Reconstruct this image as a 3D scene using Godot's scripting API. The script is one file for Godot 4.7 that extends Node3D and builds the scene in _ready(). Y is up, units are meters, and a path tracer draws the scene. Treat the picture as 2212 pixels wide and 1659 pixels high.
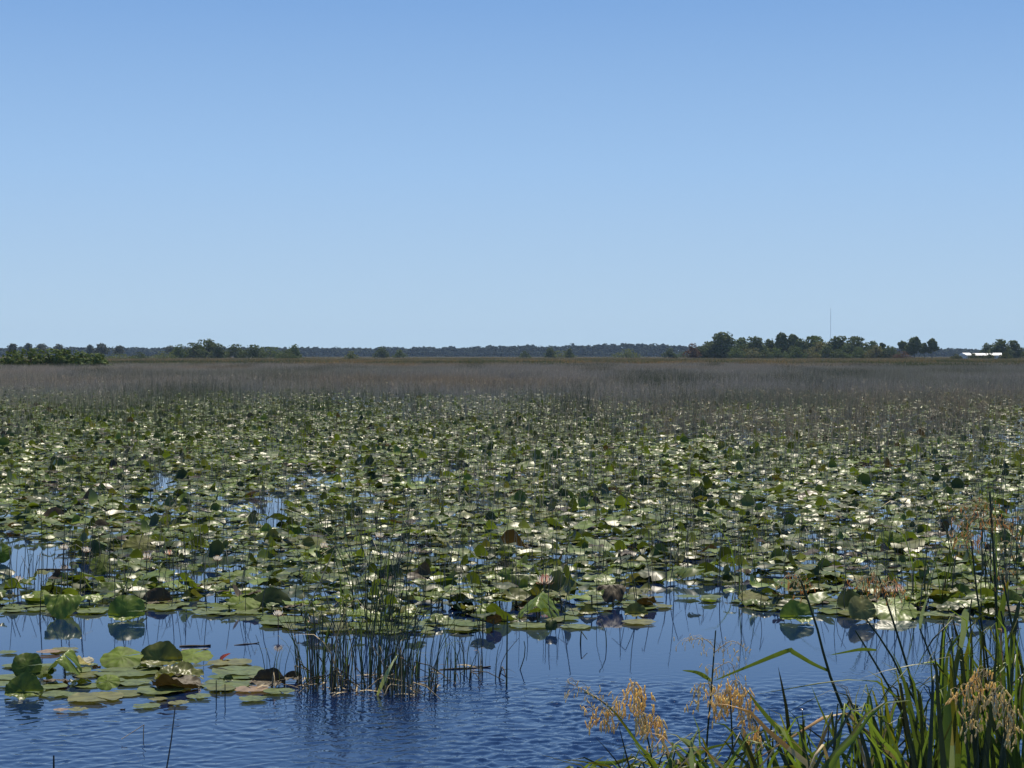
extends Node3D

# A marsh seen from its bank. Pixel coordinates below are those of a 2212 x 1659 view of the photograph;
# on_water() and at() turn them into places in the marsh once, and everything is then real geometry there.
const F := 3903.0
const EYE := 1.8
const PITCH := 0.01576
const SKY_STOP := 1.5

var rng := RandomNumberGenerator.new()
var noise := FastNoiseLite.new()
var taken := {}
var M := {}
var tone_color := {}
var pads := []
var front_stems := []
var pool_stems := []
var leaf_shapes := {}

# ---------------------------------------------------------------- helpers
func numbered(called: String) -> String:
	var n: int = taken.get(called, 0)
	taken[called] = n + 1
	return called if n == 0 else "%s_%03d" % [called, n]

func tag(o: Node3D, label: String, category: String, group := "", kind := "") -> Node3D:
	if label.split(" ").size() > 16: print("LONG ", label)
	if label: o.set_meta("label", label)
	if category: o.set_meta("category", category)
	if group: o.set_meta("group", group)
	if kind: o.set_meta("kind", kind)
	return o

func base(called: String, where: Vector3, turn := 0.0) -> Node3D:
	var o := Node3D.new()
	o.name = numbered(called)
	add_child(o)
	o.position = where
	o.rotation.y = turn
	return o

func part(called: String, mesh: Mesh, m: Material, parent: Node3D) -> MeshInstance3D:
	var o := MeshInstance3D.new()
	o.name = numbered(called) if parent == self else called
	o.mesh = mesh
	o.material_override = m
	parent.add_child(o, true)
	return o

func mat(called: String, lin: Color, rough: float, spec := 0.5, back := 0.0, back_col := Color(1, 0.97, 0.5)) -> StandardMaterial3D:
	var m := StandardMaterial3D.new()
	m.resource_name = called
	m.albedo_color = lin.linear_to_srgb()
	m.vertex_color_use_as_albedo = true
	m.roughness = rough
	m.metallic_specular = spec
	m.cull_mode = BaseMaterial3D.CULL_DISABLED
	if back > 0.0:
		m.backlight_enabled = true
		m.backlight = Color(back * back_col.r, back * back_col.g, back * back_col.b).linear_to_srgb()
	return m

func ray(px: float, py: float) -> Vector3:
	return (Basis(Vector3.RIGHT, -PITCH) * Vector3((px - 1106.0) / F, (829.5 - py) / F, -1.0))

func on_water(px: float, py: float, y := 0.0) -> Vector3:
	var d := ray(px, py)
	var t := (y - EYE) / d.y
	return Vector3(0, EYE, 0) + d * t

func at(px: float, py: float, dist: float) -> Vector3:
	var d := ray(px, py)
	return Vector3(0, EYE, 0) + d * (dist / -d.z)

func to_px(p: Vector3) -> Vector2:
	var q := Basis(Vector3.RIGHT, PITCH) * (p - Vector3(0, EYE, 0))
	return Vector2(1106.0 + q.x / -q.z * F, 829.5 - q.y / -q.z * F)

func rr(a: float, b: float) -> float:
	return rng.randf_range(a, b)

func pick(a: Array) -> Variant:
	return a[rng.randi() % a.size()]

# a smooth path through points
func curve(pts: Array, steps: int) -> Array:
	var c := Curve3D.new()
	for i in pts.size():
		var before: Vector3 = pts[maxi(i - 1, 0)]
		var after: Vector3 = pts[mini(i + 1, pts.size() - 1)]
		var h := (after - before) / 6.0
		c.add_point(pts[i], -h, h)
	var out := []
	for k in steps + 1:
		out.append(c.sample_baked(c.get_baked_length() * k / steps, true))
	return out

# a tapered tube along points, added to a SurfaceTool
func tube(st: SurfaceTool, pts: Array, r0: float, r1: float, sides := 5, shade := Color.WHITE) -> void:
	var n := pts.size()
	var rings := []
	for i in n:
		var p: Vector3 = pts[i]
		var q: Vector3 = pts[mini(i + 1, n - 1)]
		var o: Vector3 = pts[maxi(i - 1, 0)]
		var dir := (q - o).normalized()
		var u := dir.cross(Vector3(0.13, 0.1, 1)).normalized()
		var v := dir.cross(u).normalized()
		var r := lerpf(r0, r1, float(i) / maxi(n - 1, 1))
		var ring := []
		for s in sides:
			var a := TAU * s / sides
			ring.append(p + (u * cos(a) + v * sin(a)) * r)
		rings.append(ring)
	st.set_smooth_group(0)
	st.set_color(shade)
	for i in n - 1:
		for s in sides:
			var t := (s + 1) % sides
			var a: Vector3 = rings[i][s]
			var b: Vector3 = rings[i][t]
			var c: Vector3 = rings[i + 1][s]
			var d: Vector3 = rings[i + 1][t]
			for w in [a, c, b, b, c, d]:
				st.add_vertex(w)

# a grass blade: a creased ribbon that narrows to its tip
func blade(st: SurfaceTool, pts: Array, width: float, side: Vector3, crease := 0.25, broad_at := 0.3, shade := Color.WHITE) -> void:
	var n := pts.size()
	var dead_tip := rr(0.1, 0.5) if rng.randf() < 0.4 else 0.0
	var rows := []
	for i in n:
		var t := float(i) / (n - 1)
		var w := width * (minf(1.0, 0.45 + 0.55 * t / broad_at) if t < broad_at else pow(maxf(0.0, 1.0 - (t - broad_at) / (1.0 - broad_at)), 0.75)) * 0.5 + 0.0004
		var p: Vector3 = pts[i]
		var dir: Vector3 = ((pts[mini(i + 1, n - 1)] as Vector3) - (pts[maxi(i - 1, 0)] as Vector3)).normalized()
		var s := (side - dir * side.dot(dir)).normalized()
		var up := s.cross(dir).normalized()
		rows.append([p - s * w + up * w * crease, p, p + s * w + up * w * crease])
	st.set_smooth_group(0)
	for i in n - 1:
		var tint := shade * rr(0.82, 1.0)
		if dead_tip > 0.0 and float(i) / (n - 1) > 1.0 - dead_tip: tint = tint * Color(1.0, 0.72, 0.45)
		tint.a = 1.0
		st.set_color(tint)
		for k in 2:
			var a: Vector3 = rows[i][k]
			var b: Vector3 = rows[i][k + 1]
			var c: Vector3 = rows[i + 1][k]
			var d: Vector3 = rows[i + 1][k + 1]
			for v in [a, c, b, b, c, d]:
				st.add_vertex(v)

func begin() -> SurfaceTool:
	var st := SurfaceTool.new()
	st.begin(Mesh.PRIMITIVE_TRIANGLES)
	return st

func done(st: SurfaceTool) -> ArrayMesh:
	st.index()
	st.generate_normals()
	return st.commit()

# ---------------------------------------------------------------- lily leaves
# A leaf of radius 1 round its stalk. dome: droops to the rim; fold: the two halves bend (up if positive);
# curl: one rim rolls up; wave: ruffled rim.
func leaf_mesh(p: Dictionary, rings := 6, segs := 26) -> ArrayMesh:
	var st := begin()
	st.set_smooth_group(0)
	var n_off: float = p.get("seed", 0.0)
	var dome: float = p.get("dome", 0.0)
	var fold: float = p.get("fold", 0.0)
	var curl: float = p.get("curl", 0.0)
	var wave: float = p.get("wave", 0.03)
	var count: int = p.get("count", 4)
	var fa: float = p.get("fold_at", 0.4)
	var ca: float = p.get("curl_at", 1.0)
	var notch: float = p.get("notch", 0.10)
	var crumple: float = p.get("crumple", 0.12)
	var hinge: float = p.get("hinge", 0.0)
	var hinge_z: float = p.get("hinge_z", 0.0)
	var rim_tint: Color = p.get("rim", Color(0.9, 0.8, 0.55))
	var spots: float = p.get("spots", 0.3)
	for i in rings + 1:
		var r := pow(float(i) / rings, 0.85)
		for s in segs + 1:
			var th := notch + (TAU - 2.0 * notch) * s / segs
			var edge := 1.0 + 0.08 * noise.get_noise_2d(cos(th) * 60.0 + n_off * 37.0, sin(th) * 60.0) + 0.03 * sin(th * 2.0 + n_off)
			var rr_ := r * edge
			var x := rr_ * cos(th)
			var z := rr_ * sin(th)
			var across := x * -sin(fa) + z * cos(fa)
			var y := -dome * rr_ * rr_
			y += fold * pow(absf(across), 1.25)
			var out := maxf(0.0, x * cos(ca) + z * sin(ca) - 0.25)
			y += curl * out * out * 1.6
			x -= curl * cos(ca) * out * out * 0.45
			z -= curl * sin(ca) * out * out * 0.45
			y += wave * r * r * (sin(th * count + n_off * 3.0) + 0.6 * sin(th * (count * 2 + 1) + n_off * 5.0))
			y += crumple * r * noise.get_noise_2d(x * 45.0 + n_off * 91.0, z * 45.0) + crumple * 0.35 * noise.get_noise_2d(x * 130.0 + n_off * 91.0, z * 130.0)
			y -= 0.02 * absf(sin(th * 6.0)) * r * (1.0 - r) * 2.0
			if hinge > 0.0 and z < hinge_z:
				# the far part stands up out of the water, its top leaning a little over
				var len := hinge_z - z
				var bend := hinge * minf(1.0, len / 0.16) * (1.0 - 0.12 * len) + 0.12 * sin(x * 3.0 + n_off)
				z = hinge_z - len * cos(bend)
				y = y * 0.5 + len * sin(bend)
			var v := clampf(0.84 + 0.42 * noise.get_noise_2d(x * 70.0 + n_off * 13.0, z * 70.0 + 50.0), 0.55, 1.0)
			v *= 0.86 + 0.14 * (pow(absf(cos(th * 7.0)), 14.0) if segs > 50 else absf(sin(th * 6.0)))
			var c := Color(v, v, v)
			var worn := clampf((r - 0.86) * 5.0 + 2.4 * (noise.get_noise_2d(x * 28.0 + n_off * 7.0, z * 28.0) - 0.25), 0.0, 1.0) * spots
			c = c.lerp(Color(rim_tint.r * v, rim_tint.g * v, rim_tint.b * v), worn)
			c.a = 1.0
			st.set_color(c)
			st.add_vertex(Vector3(x, y, z))
	for i in rings:
		for s in segs:
			var a := i * (segs + 1) + s
			var b := a + segs + 1
			st.add_index(a); st.add_index(b); st.add_index(b + 1)
			if i > 0:
				st.add_index(a); st.add_index(b + 1); st.add_index(a + 1)
	st.generate_normals()
	return st.commit()

func leaf_params(kind: String, k: int) -> Dictionary:
	var p := {"seed": k * 1.37 + 0.21, "fold_at": rr(0, PI), "curl_at": rr(0, TAU), "count": rng.randi_range(2, 4), "spots": rr(0.05, 0.55)}
	match kind:
		"flat": p.merge({"wave": rr(0.008, 0.025), "dome": rr(-0.02, 0.03), "crumple": 0.03})
		"wavy": p.merge({"wave": rr(0.06, 0.13), "dome": rr(-0.05, 0.12), "curl": rr(0.0, 0.4), "crumple": 0.18})
		"dome": p.merge({"wave": rr(0.05, 0.09), "dome": rr(0.22, 0.42), "crumple": 0.2})
		"cup": p.merge({"wave": rr(0.04, 0.08), "dome": rr(-0.5, -0.25)})
		"tent": p.merge({"wave": rr(0.04, 0.08), "crumple": 0.18, "dome": 0.08, "fold": rr(-0.6, -0.25)})
		"stand": p.merge({"wave": rr(0.04, 0.08), "hinge": rr(0.7, 1.3), "hinge_z": rr(-0.5, 0.1), "crumple": 0.2})
		"taco": p.merge({"wave": rr(0.03, 0.06), "fold": rr(0.3, 0.6)})
		"curl": p.merge({"wave": rr(0.03, 0.07), "dome": rr(0.0, 0.1), "curl": rr(0.7, 1.3)})
	return p

func stalk_mesh(height: float, lean: Vector3) -> ArrayMesh:
	var st := begin()
	tube(st, curve([Vector3(0, -0.12 - height, 0) - lean, Vector3(0, -0.4 * height, 0) - lean * 0.35, Vector3.ZERO], 5), 0.006, 0.005, 5)
	return done(st)

# one leaf as a thing; radius and lift in metres, tilt about an axis in the water plane
func lily(where: Vector3, radius: float, lift: float, tilt: float, axis_turn: float, spin: float, mesh: ArrayMesh, tone: String, stretch := 1.0) -> Node3D:
	var o := base("lily_pad", where)
	var leaf := part("leaf", mesh, M["leaf_" + tone], o)
	var axis := Vector3(cos(axis_turn), 0, sin(axis_turn))
	leaf.transform = Transform3D(Basis(axis, tilt) * Basis(Vector3.UP, spin) * Basis.from_scale(Vector3(radius * stretch, radius, radius)), Vector3(0, lift, 0))
	if lift > 0.05:
		var s := part("stalk", stalk_mesh(lift, Vector3(rr(-0.3, 0.3), 0, rr(-0.2, 0.2)) * lift), M.stalk, o)
		s.position = Vector3(0, lift - 0.004, 0)
	return o

# ---------------------------------------------------------------- the bed of lilies: where water shows
func bed_front(px: float) -> float:
	var xs := [-400, 0, 150, 250, 340, 480, 570, 640, 720, 930, 1040, 1110, 1200, 1290, 1400, 1500, 1620, 1700, 1780, 1840, 1990, 2100, 2212, 2600]
	var ys := [1335, 1328, 1325, 1335, 1318, 1330, 1344, 1362, 1372, 1372, 1362, 1352, 1345, 1322, 1318, 1300, 1318, 1325, 1322, 1336, 1332, 1335, 1340, 1340]
	for i in xs.size() - 1:
		if px <= xs[i + 1]:
			return lerpf(ys[i], ys[i + 1], clampf((px - xs[i]) / float(xs[i + 1] - xs[i]), 0, 1))
	return 1340.0

func open_water(p: Vector2) -> bool:
	if p.y > bed_front(p.x):
		return true
	for h in [[-80, 1205, 240, 42], [105, 1240, 120, 26], [355, 1040, 34, 22], [325, 1088, 60, 14], [590, 1108, 36, 34], [520, 1095, 60, 14], [680, 1032, 90, 13], [915, 1035, 46, 14], [985, 1016, 26, 12],
			[1040, 1080, 22, 12], [1980, 1012, 20, 9], [1580, 1042, 26, 10], [1700, 1122, 34, 18], [2050, 1138, 36, 18], [2110, 1170, 30, 26], [1930, 1095, 40, 14], [2190, 1110, 34, 24], [1400, 1190, 24, 10], [1480, 1276, 130, 16], [1620, 1268, 60, 9], [1010, 1256, 22, 14], [1240, 1260, 30, 24],
			[2010, 1205, 26, 14], [1570, 1206, 44, 13], [1770, 1170, 30, 16], [1640, 1160, 26, 14]]:
		if pow((p.x - h[0]) / h[2], 2) + pow((p.y - h[1]) / h[3], 2) < 1.0:
			return true
	return false

func build_materials() -> void:
	tone_color = {
		"bright": Color(0.160, 0.228, 0.032), "mid": Color(0.108, 0.152, 0.024), "dark": Color(0.048, 0.070, 0.014), "olive": Color(0.145, 0.155, 0.036), "yellow": Color(0.20, 0.20, 0.07),
		"brown": Color(0.070, 0.050, 0.024), "pale": Color(0.15, 0.19, 0.062), "red": Color(0.35, 0.06, 0.05), "cream": Color(0.62, 0.57, 0.42), "pinkish": Color(0.34, 0.24, 0.15)}
	for t in tone_color:
		var c: Color = tone_color[t]
		M["leaf_" + t] = mat("leaf_" + t, c, 0.39 if t not in ["brown", "cream", "red"] else 0.6, 0.34, 0.65 if t != "brown" else 0.3)
	for t in ["bright", "mid", "olive"]:
		M["leaf_clean_" + t] = mat("leaf_clean_" + t, tone_color[t], 0.6, 0.25, 0.8)
	M.leaf_mass = mat("leaf_mass", Color(1, 1, 1), 0.39, 0.345, 0.65)
	M.stalk = mat("stalk", Color(0.05, 0.05, 0.02), 0.5)
	M.rush = mat("rush", Color(0.028, 0.045, 0.018), 0.45)
	M.rush_dead = mat("rush_dead", Color(0.11, 0.10, 0.085), 0.8, 0.3)
	M.reed_green = mat("reed_green", Color(0.090, 0.135, 0.028), 0.5, 0.35, 0.8)
	M.reed_bright = mat("reed_bright", Color(0.13, 0.20, 0.035), 0.42, 0.4, 1.0)
	M.reed_dark = mat("reed_dark", Color(0.030, 0.046, 0.019), 0.45, 0.4, 0.3)
	M.reed_pale = mat("reed_pale", Color(0.34, 0.40, 0.17), 0.5, 0.5, 0.5)
	M.straw = mat("straw", Color(0.42, 0.33, 0.19), 0.7, 0.4, 0.3)
	M.seed_orange = mat("seed_orange", Color(0.86, 0.67, 0.32), 0.7, 0.3, 0.9, Color(1, 0.92, 0.55))
	M.seed_rust = mat("seed_rust", Color(0.74, 0.43, 0.14), 0.7, 0.3, 0.8, Color(1, 0.85, 0.5))
	M.seed_pale = mat("seed_pale", Color(0.76, 0.66, 0.36), 0.7, 0.3, 0.8, Color(1, 0.9, 0.6))
	M.petal = mat("petal", Color(0.82, 0.78, 0.70), 0.5, 0.5, 0.5, Color(1, 0.95, 0.85))
	M.petal_pink = mat("petal_pink", Color(0.80, 0.52, 0.42), 0.5, 0.5, 0.5, Color(1, 0.8, 0.7))
	M.sepal = mat("sepal", Color(0.22, 0.09, 0.04), 0.5, 0.5, 0.3)
	M.stamen = mat("stamen", Color(0.75, 0.50, 0.08), 0.6)
	M.twig = mat("twig", Color(0.035, 0.028, 0.02), 0.8, 0.3)
	M.mass = mat("mass", Color(1, 1, 1), 0.8, 0.3, 0.3, Color(1, 0.95, 0.7))
	M.bark = mat("bark", Color(0.09, 0.075, 0.06), 0.9, 0.2)

func build_sky() -> void:
	var im := Image.create(1024, 512, false, Image.FORMAT_RGBAF)
	var el := [-90.0, 0.0, 0.8, 5.9, 11.1, 25.0, 50.0, 90.0]
	var co := [Color(0.48, 0.65, 0.80), Color(0.48, 0.65, 0.80), Color(0.475, 0.645, 0.81), Color(0.342, 0.546, 0.835), Color(0.212, 0.400, 0.740), Color(0.115, 0.265, 0.60), Color(0.075, 0.19, 0.49), Color(0.06, 0.155, 0.43)]
	for y in 512:
		var e := 90.0 - (y + 0.5) * 180.0 / 512.0
		var c: Color = co[7]
		for i in 7:
			if e <= el[i + 1]:
				var t: float = clampf((e - el[i]) / (el[i + 1] - el[i]), 0, 1)
				c = (co[i] as Color).lerp(co[i + 1], t)
				break
		c = c * (1.0 / SKY_STOP)
		c.a = 1.0
		im.fill_rect(Rect2i(0, y, 1024, 1), c)
	var sm := PanoramaSkyMaterial.new()
	sm.panorama = ImageTexture.create_from_image(im)
	var sky := Sky.new()
	sky.sky_material = sm
	var e := Environment.new()
	e.background_mode = Environment.BG_SKY
	e.sky = sky
	e.tonemap_mode = Environment.TONE_MAPPER_LINEAR
	e.tonemap_exposure = SKY_STOP
	e.sdfgi_enabled = true
	e.ssao_enabled = true
	e.ssil_enabled = true
	e.fog_enabled = true
	e.fog_density = 0.00006
	e.fog_light_color = Color(0.72, 0.83, 0.95)
	var we := WorldEnvironment.new()
	we.name = "world_environment"
	we.environment = e
	add_child(we)

func _ready() -> void:
	var cam := Camera3D.new()
	cam.name = "camera"
	cam.fov = rad_to_deg(2.0 * atan(829.5 / F))
	cam.position = Vector3(0, EYE, 0)
	cam.rotation = Vector3(-PITCH, 0, 0)
	cam.near = 0.05
	cam.far = 12000.0
	add_child(cam)
	cam.current = true
	build_sky()
	var sun := DirectionalLight3D.new()
	sun.name = "sun"
	sun.light_energy = 1.6
	sun.light_color = Color(1.0, 0.96, 0.88)
	sun.light_angular_distance = 0.5
	sun.shadow_enabled = true
	add_child(sun)
	# the sun stands high ahead and to the right
	sun.look_at_from_position(Vector3.ZERO, -Vector3(0.08, 0.855, -0.49), Vector3.UP)

	rng.seed = 20240517
	noise.seed = 11
	noise.frequency = 0.02
	noise.noise_type = FastNoiseLite.TYPE_SIMPLEX
	build_materials()
	build_ground()
	build_water()
	build_far_forest()
	build_trees()
	build_buildings()
	build_mast()
	build_marsh_grass()
	build_dead_stems()
	build_bed()
	build_island()
	build_flowers()
	build_rushes()
	build_clumps()
	build_foreground()
	name_pads()

# ---------------------------------------------------------------- setting
func sheet(x0: float, x1: float, z0: float, z1: float, nx: int, nz: int, height: Callable) -> ArrayMesh:
	var v := PackedVector3Array()
	var idx := PackedInt32Array()
	for j in nz + 1:
		for i in nx + 1:
			var x := lerpf(x0, x1, float(i) / nx)
			var z := lerpf(z0, z1, float(j) / nz)
			v.append(Vector3(x, height.call(x, z), z))
	for j in nz:
		for i in nx:
			var a := j * (nx + 1) + i
			var b := a + nx + 1
			idx.append_array([a, a + 1, b, a + 1, b + 1, b])
	var nrm := PackedVector3Array()
	nrm.resize(v.size())
	for j in nz + 1:
		for i in nx + 1:
			var xa: Vector3 = v[j * (nx + 1) + maxi(i - 1, 0)]
			var xb: Vector3 = v[j * (nx + 1) + mini(i + 1, nx)]
			var za: Vector3 = v[maxi(j - 1, 0) * (nx + 1) + i]
			var zb: Vector3 = v[mini(j + 1, nz) * (nx + 1) + i]
			var nn := (zb - za).cross(xb - xa).normalized()
			nrm[j * (nx + 1) + i] = nn if nn.y > 0 else -nn
	var arr := []
	arr.resize(Mesh.ARRAY_MAX)
	arr[Mesh.ARRAY_VERTEX] = v
	arr[Mesh.ARRAY_NORMAL] = nrm
	arr[Mesh.ARRAY_INDEX] = idx
	var m := ArrayMesh.new()
	m.add_surface_from_arrays(Mesh.PRIMITIVE_TRIANGLES, arr)
	return m

func build_ground() -> void:
	var m := StandardMaterial3D.new()
	m.resource_name = "peat"
	m.albedo_color = Color(0.065, 0.06, 0.035).linear_to_srgb()
	m.roughness = 1.0
	m.metallic_specular = 0.05
	var n := FastNoiseLite.new()
	n.seed = 4
	n.frequency = 0.02
	n.fractal_octaves = 5
	var im := n.get_seamless_image(512, 512)
	im.convert(Image.FORMAT_RGBA8)
	for y in 512:
		for x in 512:
			var v := im.get_pixel(x, y).r
			im.set_pixel(x, y, Color(0.7 + 0.3 * v, 0.68 + 0.3 * v, 0.62 + 0.3 * v))
	m.albedo_texture = ImageTexture.create_from_image(im)
	m.uv1_triplanar = true
	m.uv1_world_triplanar = true
	m.uv1_scale = Vector3(0.07, 0.07, 0.07)
	# bed of the marsh: below the water out to 260 m, then wet ground that reaches the horizon
	var o := part("marsh_ground", sheet(-2200, 2200, -4500, -262, 60, 60, func(x, z): return 0.06 if z > -300 else 0.12), m, self)
	tag(o, "flat wet marsh ground running out to the horizon", "", "", "structure")
	var bed := part("marsh_bed", sheet(-300, 300, -262, 12, 60, 220, func(x, z):
		var bank := smoothstep(-5.6, -3.4, z) * 0.75 + smoothstep(1.2, 5.0, x) * smoothstep(-9.0, -5.5, z) * 0.35
		var far := smoothstep(-225.0, -262.0, z) * 0.51
		return -0.45 + bank + far + 0.04 * noise.get_noise_2d(x * 30.0, z * 30.0) * (1.0 - smoothstep(-240.0, -255.0, z))), m, self)
	tag(bed, "muddy marsh bed under the water, rising to the near bank", "", "", "structure")

func build_water() -> void:
	var m := StandardMaterial3D.new()
	m.resource_name = "water"
	m.albedo_color = Color(0.004, 0.012, 0.042).linear_to_srgb()
	m.roughness = 0.03
	m.metallic_specular = 0.60
	# slow swell of the surface as a fine normal map
	var n := FastNoiseLite.new()
	n.seed = 9
	n.frequency = 0.03
	n.fractal_octaves = 3
	var im := n.get_seamless_image(512, 512)
	im.convert(Image.FORMAT_RGBA8)
	im.bump_map_to_normal_map(1.0)
	m.normal_enabled = true
	m.normal_texture = ImageTexture.create_from_image(im)
	m.normal_scale = 0.035
	m.uv1_triplanar = true
	m.uv1_world_triplanar = true
	m.uv1_scale = Vector3(0.9, 0.9, 0.9)
	# wind ripples on the open pool: many short crossing waves
	var waves := []
	rng.seed = 77
	for k in 16:
		var a := 1.25 + rr(-1.25, 1.25)
		var l := 0.034 * pow(3.4, rng.randf())
		waves.append([cos(a) * TAU / l, sin(a) * TAU / l, rr(0, TAU), 0.0113 * l * rr(0.7, 1.3)])
	var h := func(x: float, z: float) -> float:
		var calm := smoothstep(-10.3, -8.9, z + 0.45 * noise.get_noise_2d(x * 25.0, z * 25.0) - 0.28 * smoothstep(-0.4, 0.8, x) * -1.0 - 0.1)
		calm *= 0.34 + 0.66 * smoothstep(-0.9, 0.5, x + 0.4 * noise.get_noise_2d(x * 40.0 + 300.0, z * 40.0))
		calm = calm * clampf(0.95 + 0.5 * noise.get_noise_2d(x * 70.0, z * 110.0 + 90.0), 0.4, 1.15) + 0.012
		var y := 0.0
		var wx := x + 0.05 * noise.get_noise_2d(x * 160.0, z * 160.0)
		var wz := z + 0.05 * noise.get_noise_2d(x * 160.0 + 500.0, z * 160.0)
		for w in waves:
			y += w[3] * sin(w[0] * wx + w[1] * wz + w[2])
		return y * calm
	var root := base("water", Vector3.ZERO)
	tag(root, "blue open water of the marsh reflecting the sky, rippled in front", "", "", "structure")
	var near := part("water_surface", sheet(-2.8, 2.8, -11.0, -6.8, 430, 350, h), m, root)
	near.set_meta("kind", "structure")
	# calm water all round it, butted edge to edge
	for r in [[-250.0, 250.0, -265.0, -11.0], [-250.0, -2.8, -11.0, -6.8], [2.8, 250.0, -11.0, -6.8], [-250.0, 250.0, -6.8, 2.0]]:
		var calm := part("water_surface", sheet(r[0], r[1], r[2], r[3], 8, 8, func(_x, _z): return 0.0), m, root)
		calm.set_meta("kind", "structure")

# leaf clumps scattered through lobes: [centre, radii]
func foliage(st: SurfaceTool, lobes: Array, count: int, size: float, shell := 0.55, even := false) -> void:
	st.set_smooth_group(-1)
	var total := 0.0
	for l in lobes: total += (l[1] as Vector3).x * (l[1] as Vector3).y
	for l in lobes:
		var c: Vector3 = l[0]
		var e: Vector3 = l[1]
		var n := int(count * e.x * e.y / total)
		for k in n:
			var d := Vector3(rng.randfn(), rng.randfn(), rng.randfn()).normalized()
			var r := lerpf(shell, 1.0, sqrt(rng.randf())) * (1.0 + 0.18 * noise.get_noise_3d(d.x * 60.0 + c.x, d.y * 60.0 + c.y, d.z * 60.0))
			var p := c + d * e * r
			var u := Vector3(rng.randfn(), rng.randfn(), rng.randfn()).normalized()
			var nrm := (d + u * 0.9).normalized()
			var a := nrm.cross(Vector3(0.3, 1, 0.2)).normalized() * size * rr(0.6, 1.3)
			var b := nrm.cross(a).normalized() * size * rr(0.4, 0.9)
			var v := rr(0.6, 1.0) if not even else rr(0.85, 1.0)
			st.set_color(Color(v, v * rr(0.92, 1.0), v * rr(0.8, 1.0)))
			var mid := p + nrm * size * 0.25
			for q in [p - a, p + b, mid, p + b, p + a, mid, p + a, p - b, mid, p - b, p - a, mid]:
				st.add_vertex(q)

func build_far_forest() -> void:
	rng.seed = 5
	var st := begin()
	var dist := 2500.0
	var x := -420.0
	while x < 2700.0:
		var ridge := 0.0
		# height of the ridge over the horizon, in view pixels at 2.5 km
		var xs := [-420, 0, 300, 640, 760, 900, 1060, 1130, 1180, 1330, 1390, 1440, 1500, 1620, 2020, 2120, 2700]
		var ys := [16, 17, 17, 18, 17, 17, 20, 23, 20, 26, 26, 25, 19, 18, 14, 13, 13]
		for i in xs.size() - 1:
			if x >= xs[i]: ridge = lerpf(ys[i], ys[i + 1], clampf((x - xs[i]) / float(xs[i + 1] - xs[i]), 0, 1))
		var top := (ridge + rr(-3.0, 1.0) + 4.0 * noise.get_noise_2d(x * 3.0, 7.0)) * dist / F + EYE
		var z := -dist - rr(0.0, 120.0)
		var p := at(x, 768.0, -z)
		var e := Vector3(rr(7.0, 12.0), maxf(4.0, top * 0.5), rr(6.0, 10.0))
		foliage(st, [[Vector3(p.x, top - e.y, p.z), e]], 90, 3.0, 0.6, true)
		# lower foot of the wood
		foliage(st, [[Vector3(p.x + rr(-5, 5), 3.5, p.z + 20.0), Vector3(10, 5, 6)]], 30, 3.2, 0.4, true)
		x += rr(5.0, 9.0)
	var o := part("forest", done(st), mat("forest_leaf", Color(0.034, 0.046, 0.034), 1.0, 0.0), self)
	tag(o, "long low blue-green wood closing off the far side of the marsh", "", "", "stuff")

func tree(called: String, label: String, cat: String, grp: String, px0: float, px1: float, top: float, foot: float, dist: float, leaf: Material, clear := 0.0, lobe_n := 5, density := 1.0) -> void:
	var k := dist / F
	var b := at((px0 + px1) * 0.5, 768.0, dist)
	var w := (px1 - px0) * k * 0.5 * (1.75 if clear < 0.25 else 1.25)
	var h := (768.0 - top) * k + EYE
	var o := base(called, Vector3(b.x, 0.05, b.z))
	var lobes := []
	var low := clear * h
	for i in lobe_n:
		var t := (i + 0.5) / lobe_n
		var f := lerpf(0.25, 0.98, t)
		var spread := w * (1.0 - 0.5 * t * t)
		var s := rr(0.5, 0.68) * minf(w, h * 0.5)
		var cy := low + (h - low) * f - s * 0.7
		lobes.append([Vector3(rr(-1, 1) * maxf(spread - s, 0.0), maxf(cy, low + s * 0.4), rr(-1, 1) * maxf(spread - s, 0.0)), Vector3(s * rr(1.0, 1.3), s * rr(0.7, 0.95), s)])
	lobes.append([Vector3(rr(-0.15, 0.15) * w, h - 0.36 * minf(w, h * 0.4), 0), Vector3(w * 0.45, 0.36 * minf(w, h * 0.4), w * 0.45)])
	if clear < 0.15:
		lobes.append([Vector3(-w * 0.5, h * 0.26, 0), Vector3(w * 0.6, h * 0.28, w * 0.5)])
		lobes.append([Vector3(0, h * 0.45, 0), Vector3(w * 0.8, h * 0.3, w * 0.6)])
		lobes.append([Vector3(w * 0.5, h * 0.26, 0), Vector3(w * 0.6, h * 0.28, w * 0.5)])
	var st := begin()
	foliage(st, lobes, int(300 * density + 9.0 * w * h * density), clampf(0.075 * h, 0.3, 0.9), 0.3)
	part("crown", done(st), leaf, o)
	var tr := begin()
	var lean := Vector3(rr(-0.06, 0.06), 0, rr(-0.05, 0.05)) * h
	tube(tr, curve([Vector3(0, -0.4, 0), Vector3(lean.x * 0.3, h * 0.4, 0), lean + Vector3(0, h * 0.8, 0)], 6), 0.028 * h, 0.008 * h, 6)
	for l in lobes:
		tube(tr, curve([Vector3(lean.x * 0.3, h * rr(0.3, 0.5), 0), (l[0] as Vector3) * Vector3(0.6, 0.9, 0.6), l[0]], 3), 0.011 * h, 0.004 * h, 4)
	part("trunk", done(tr), M.bark, o)
	tag(o, label, cat, grp)

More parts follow.
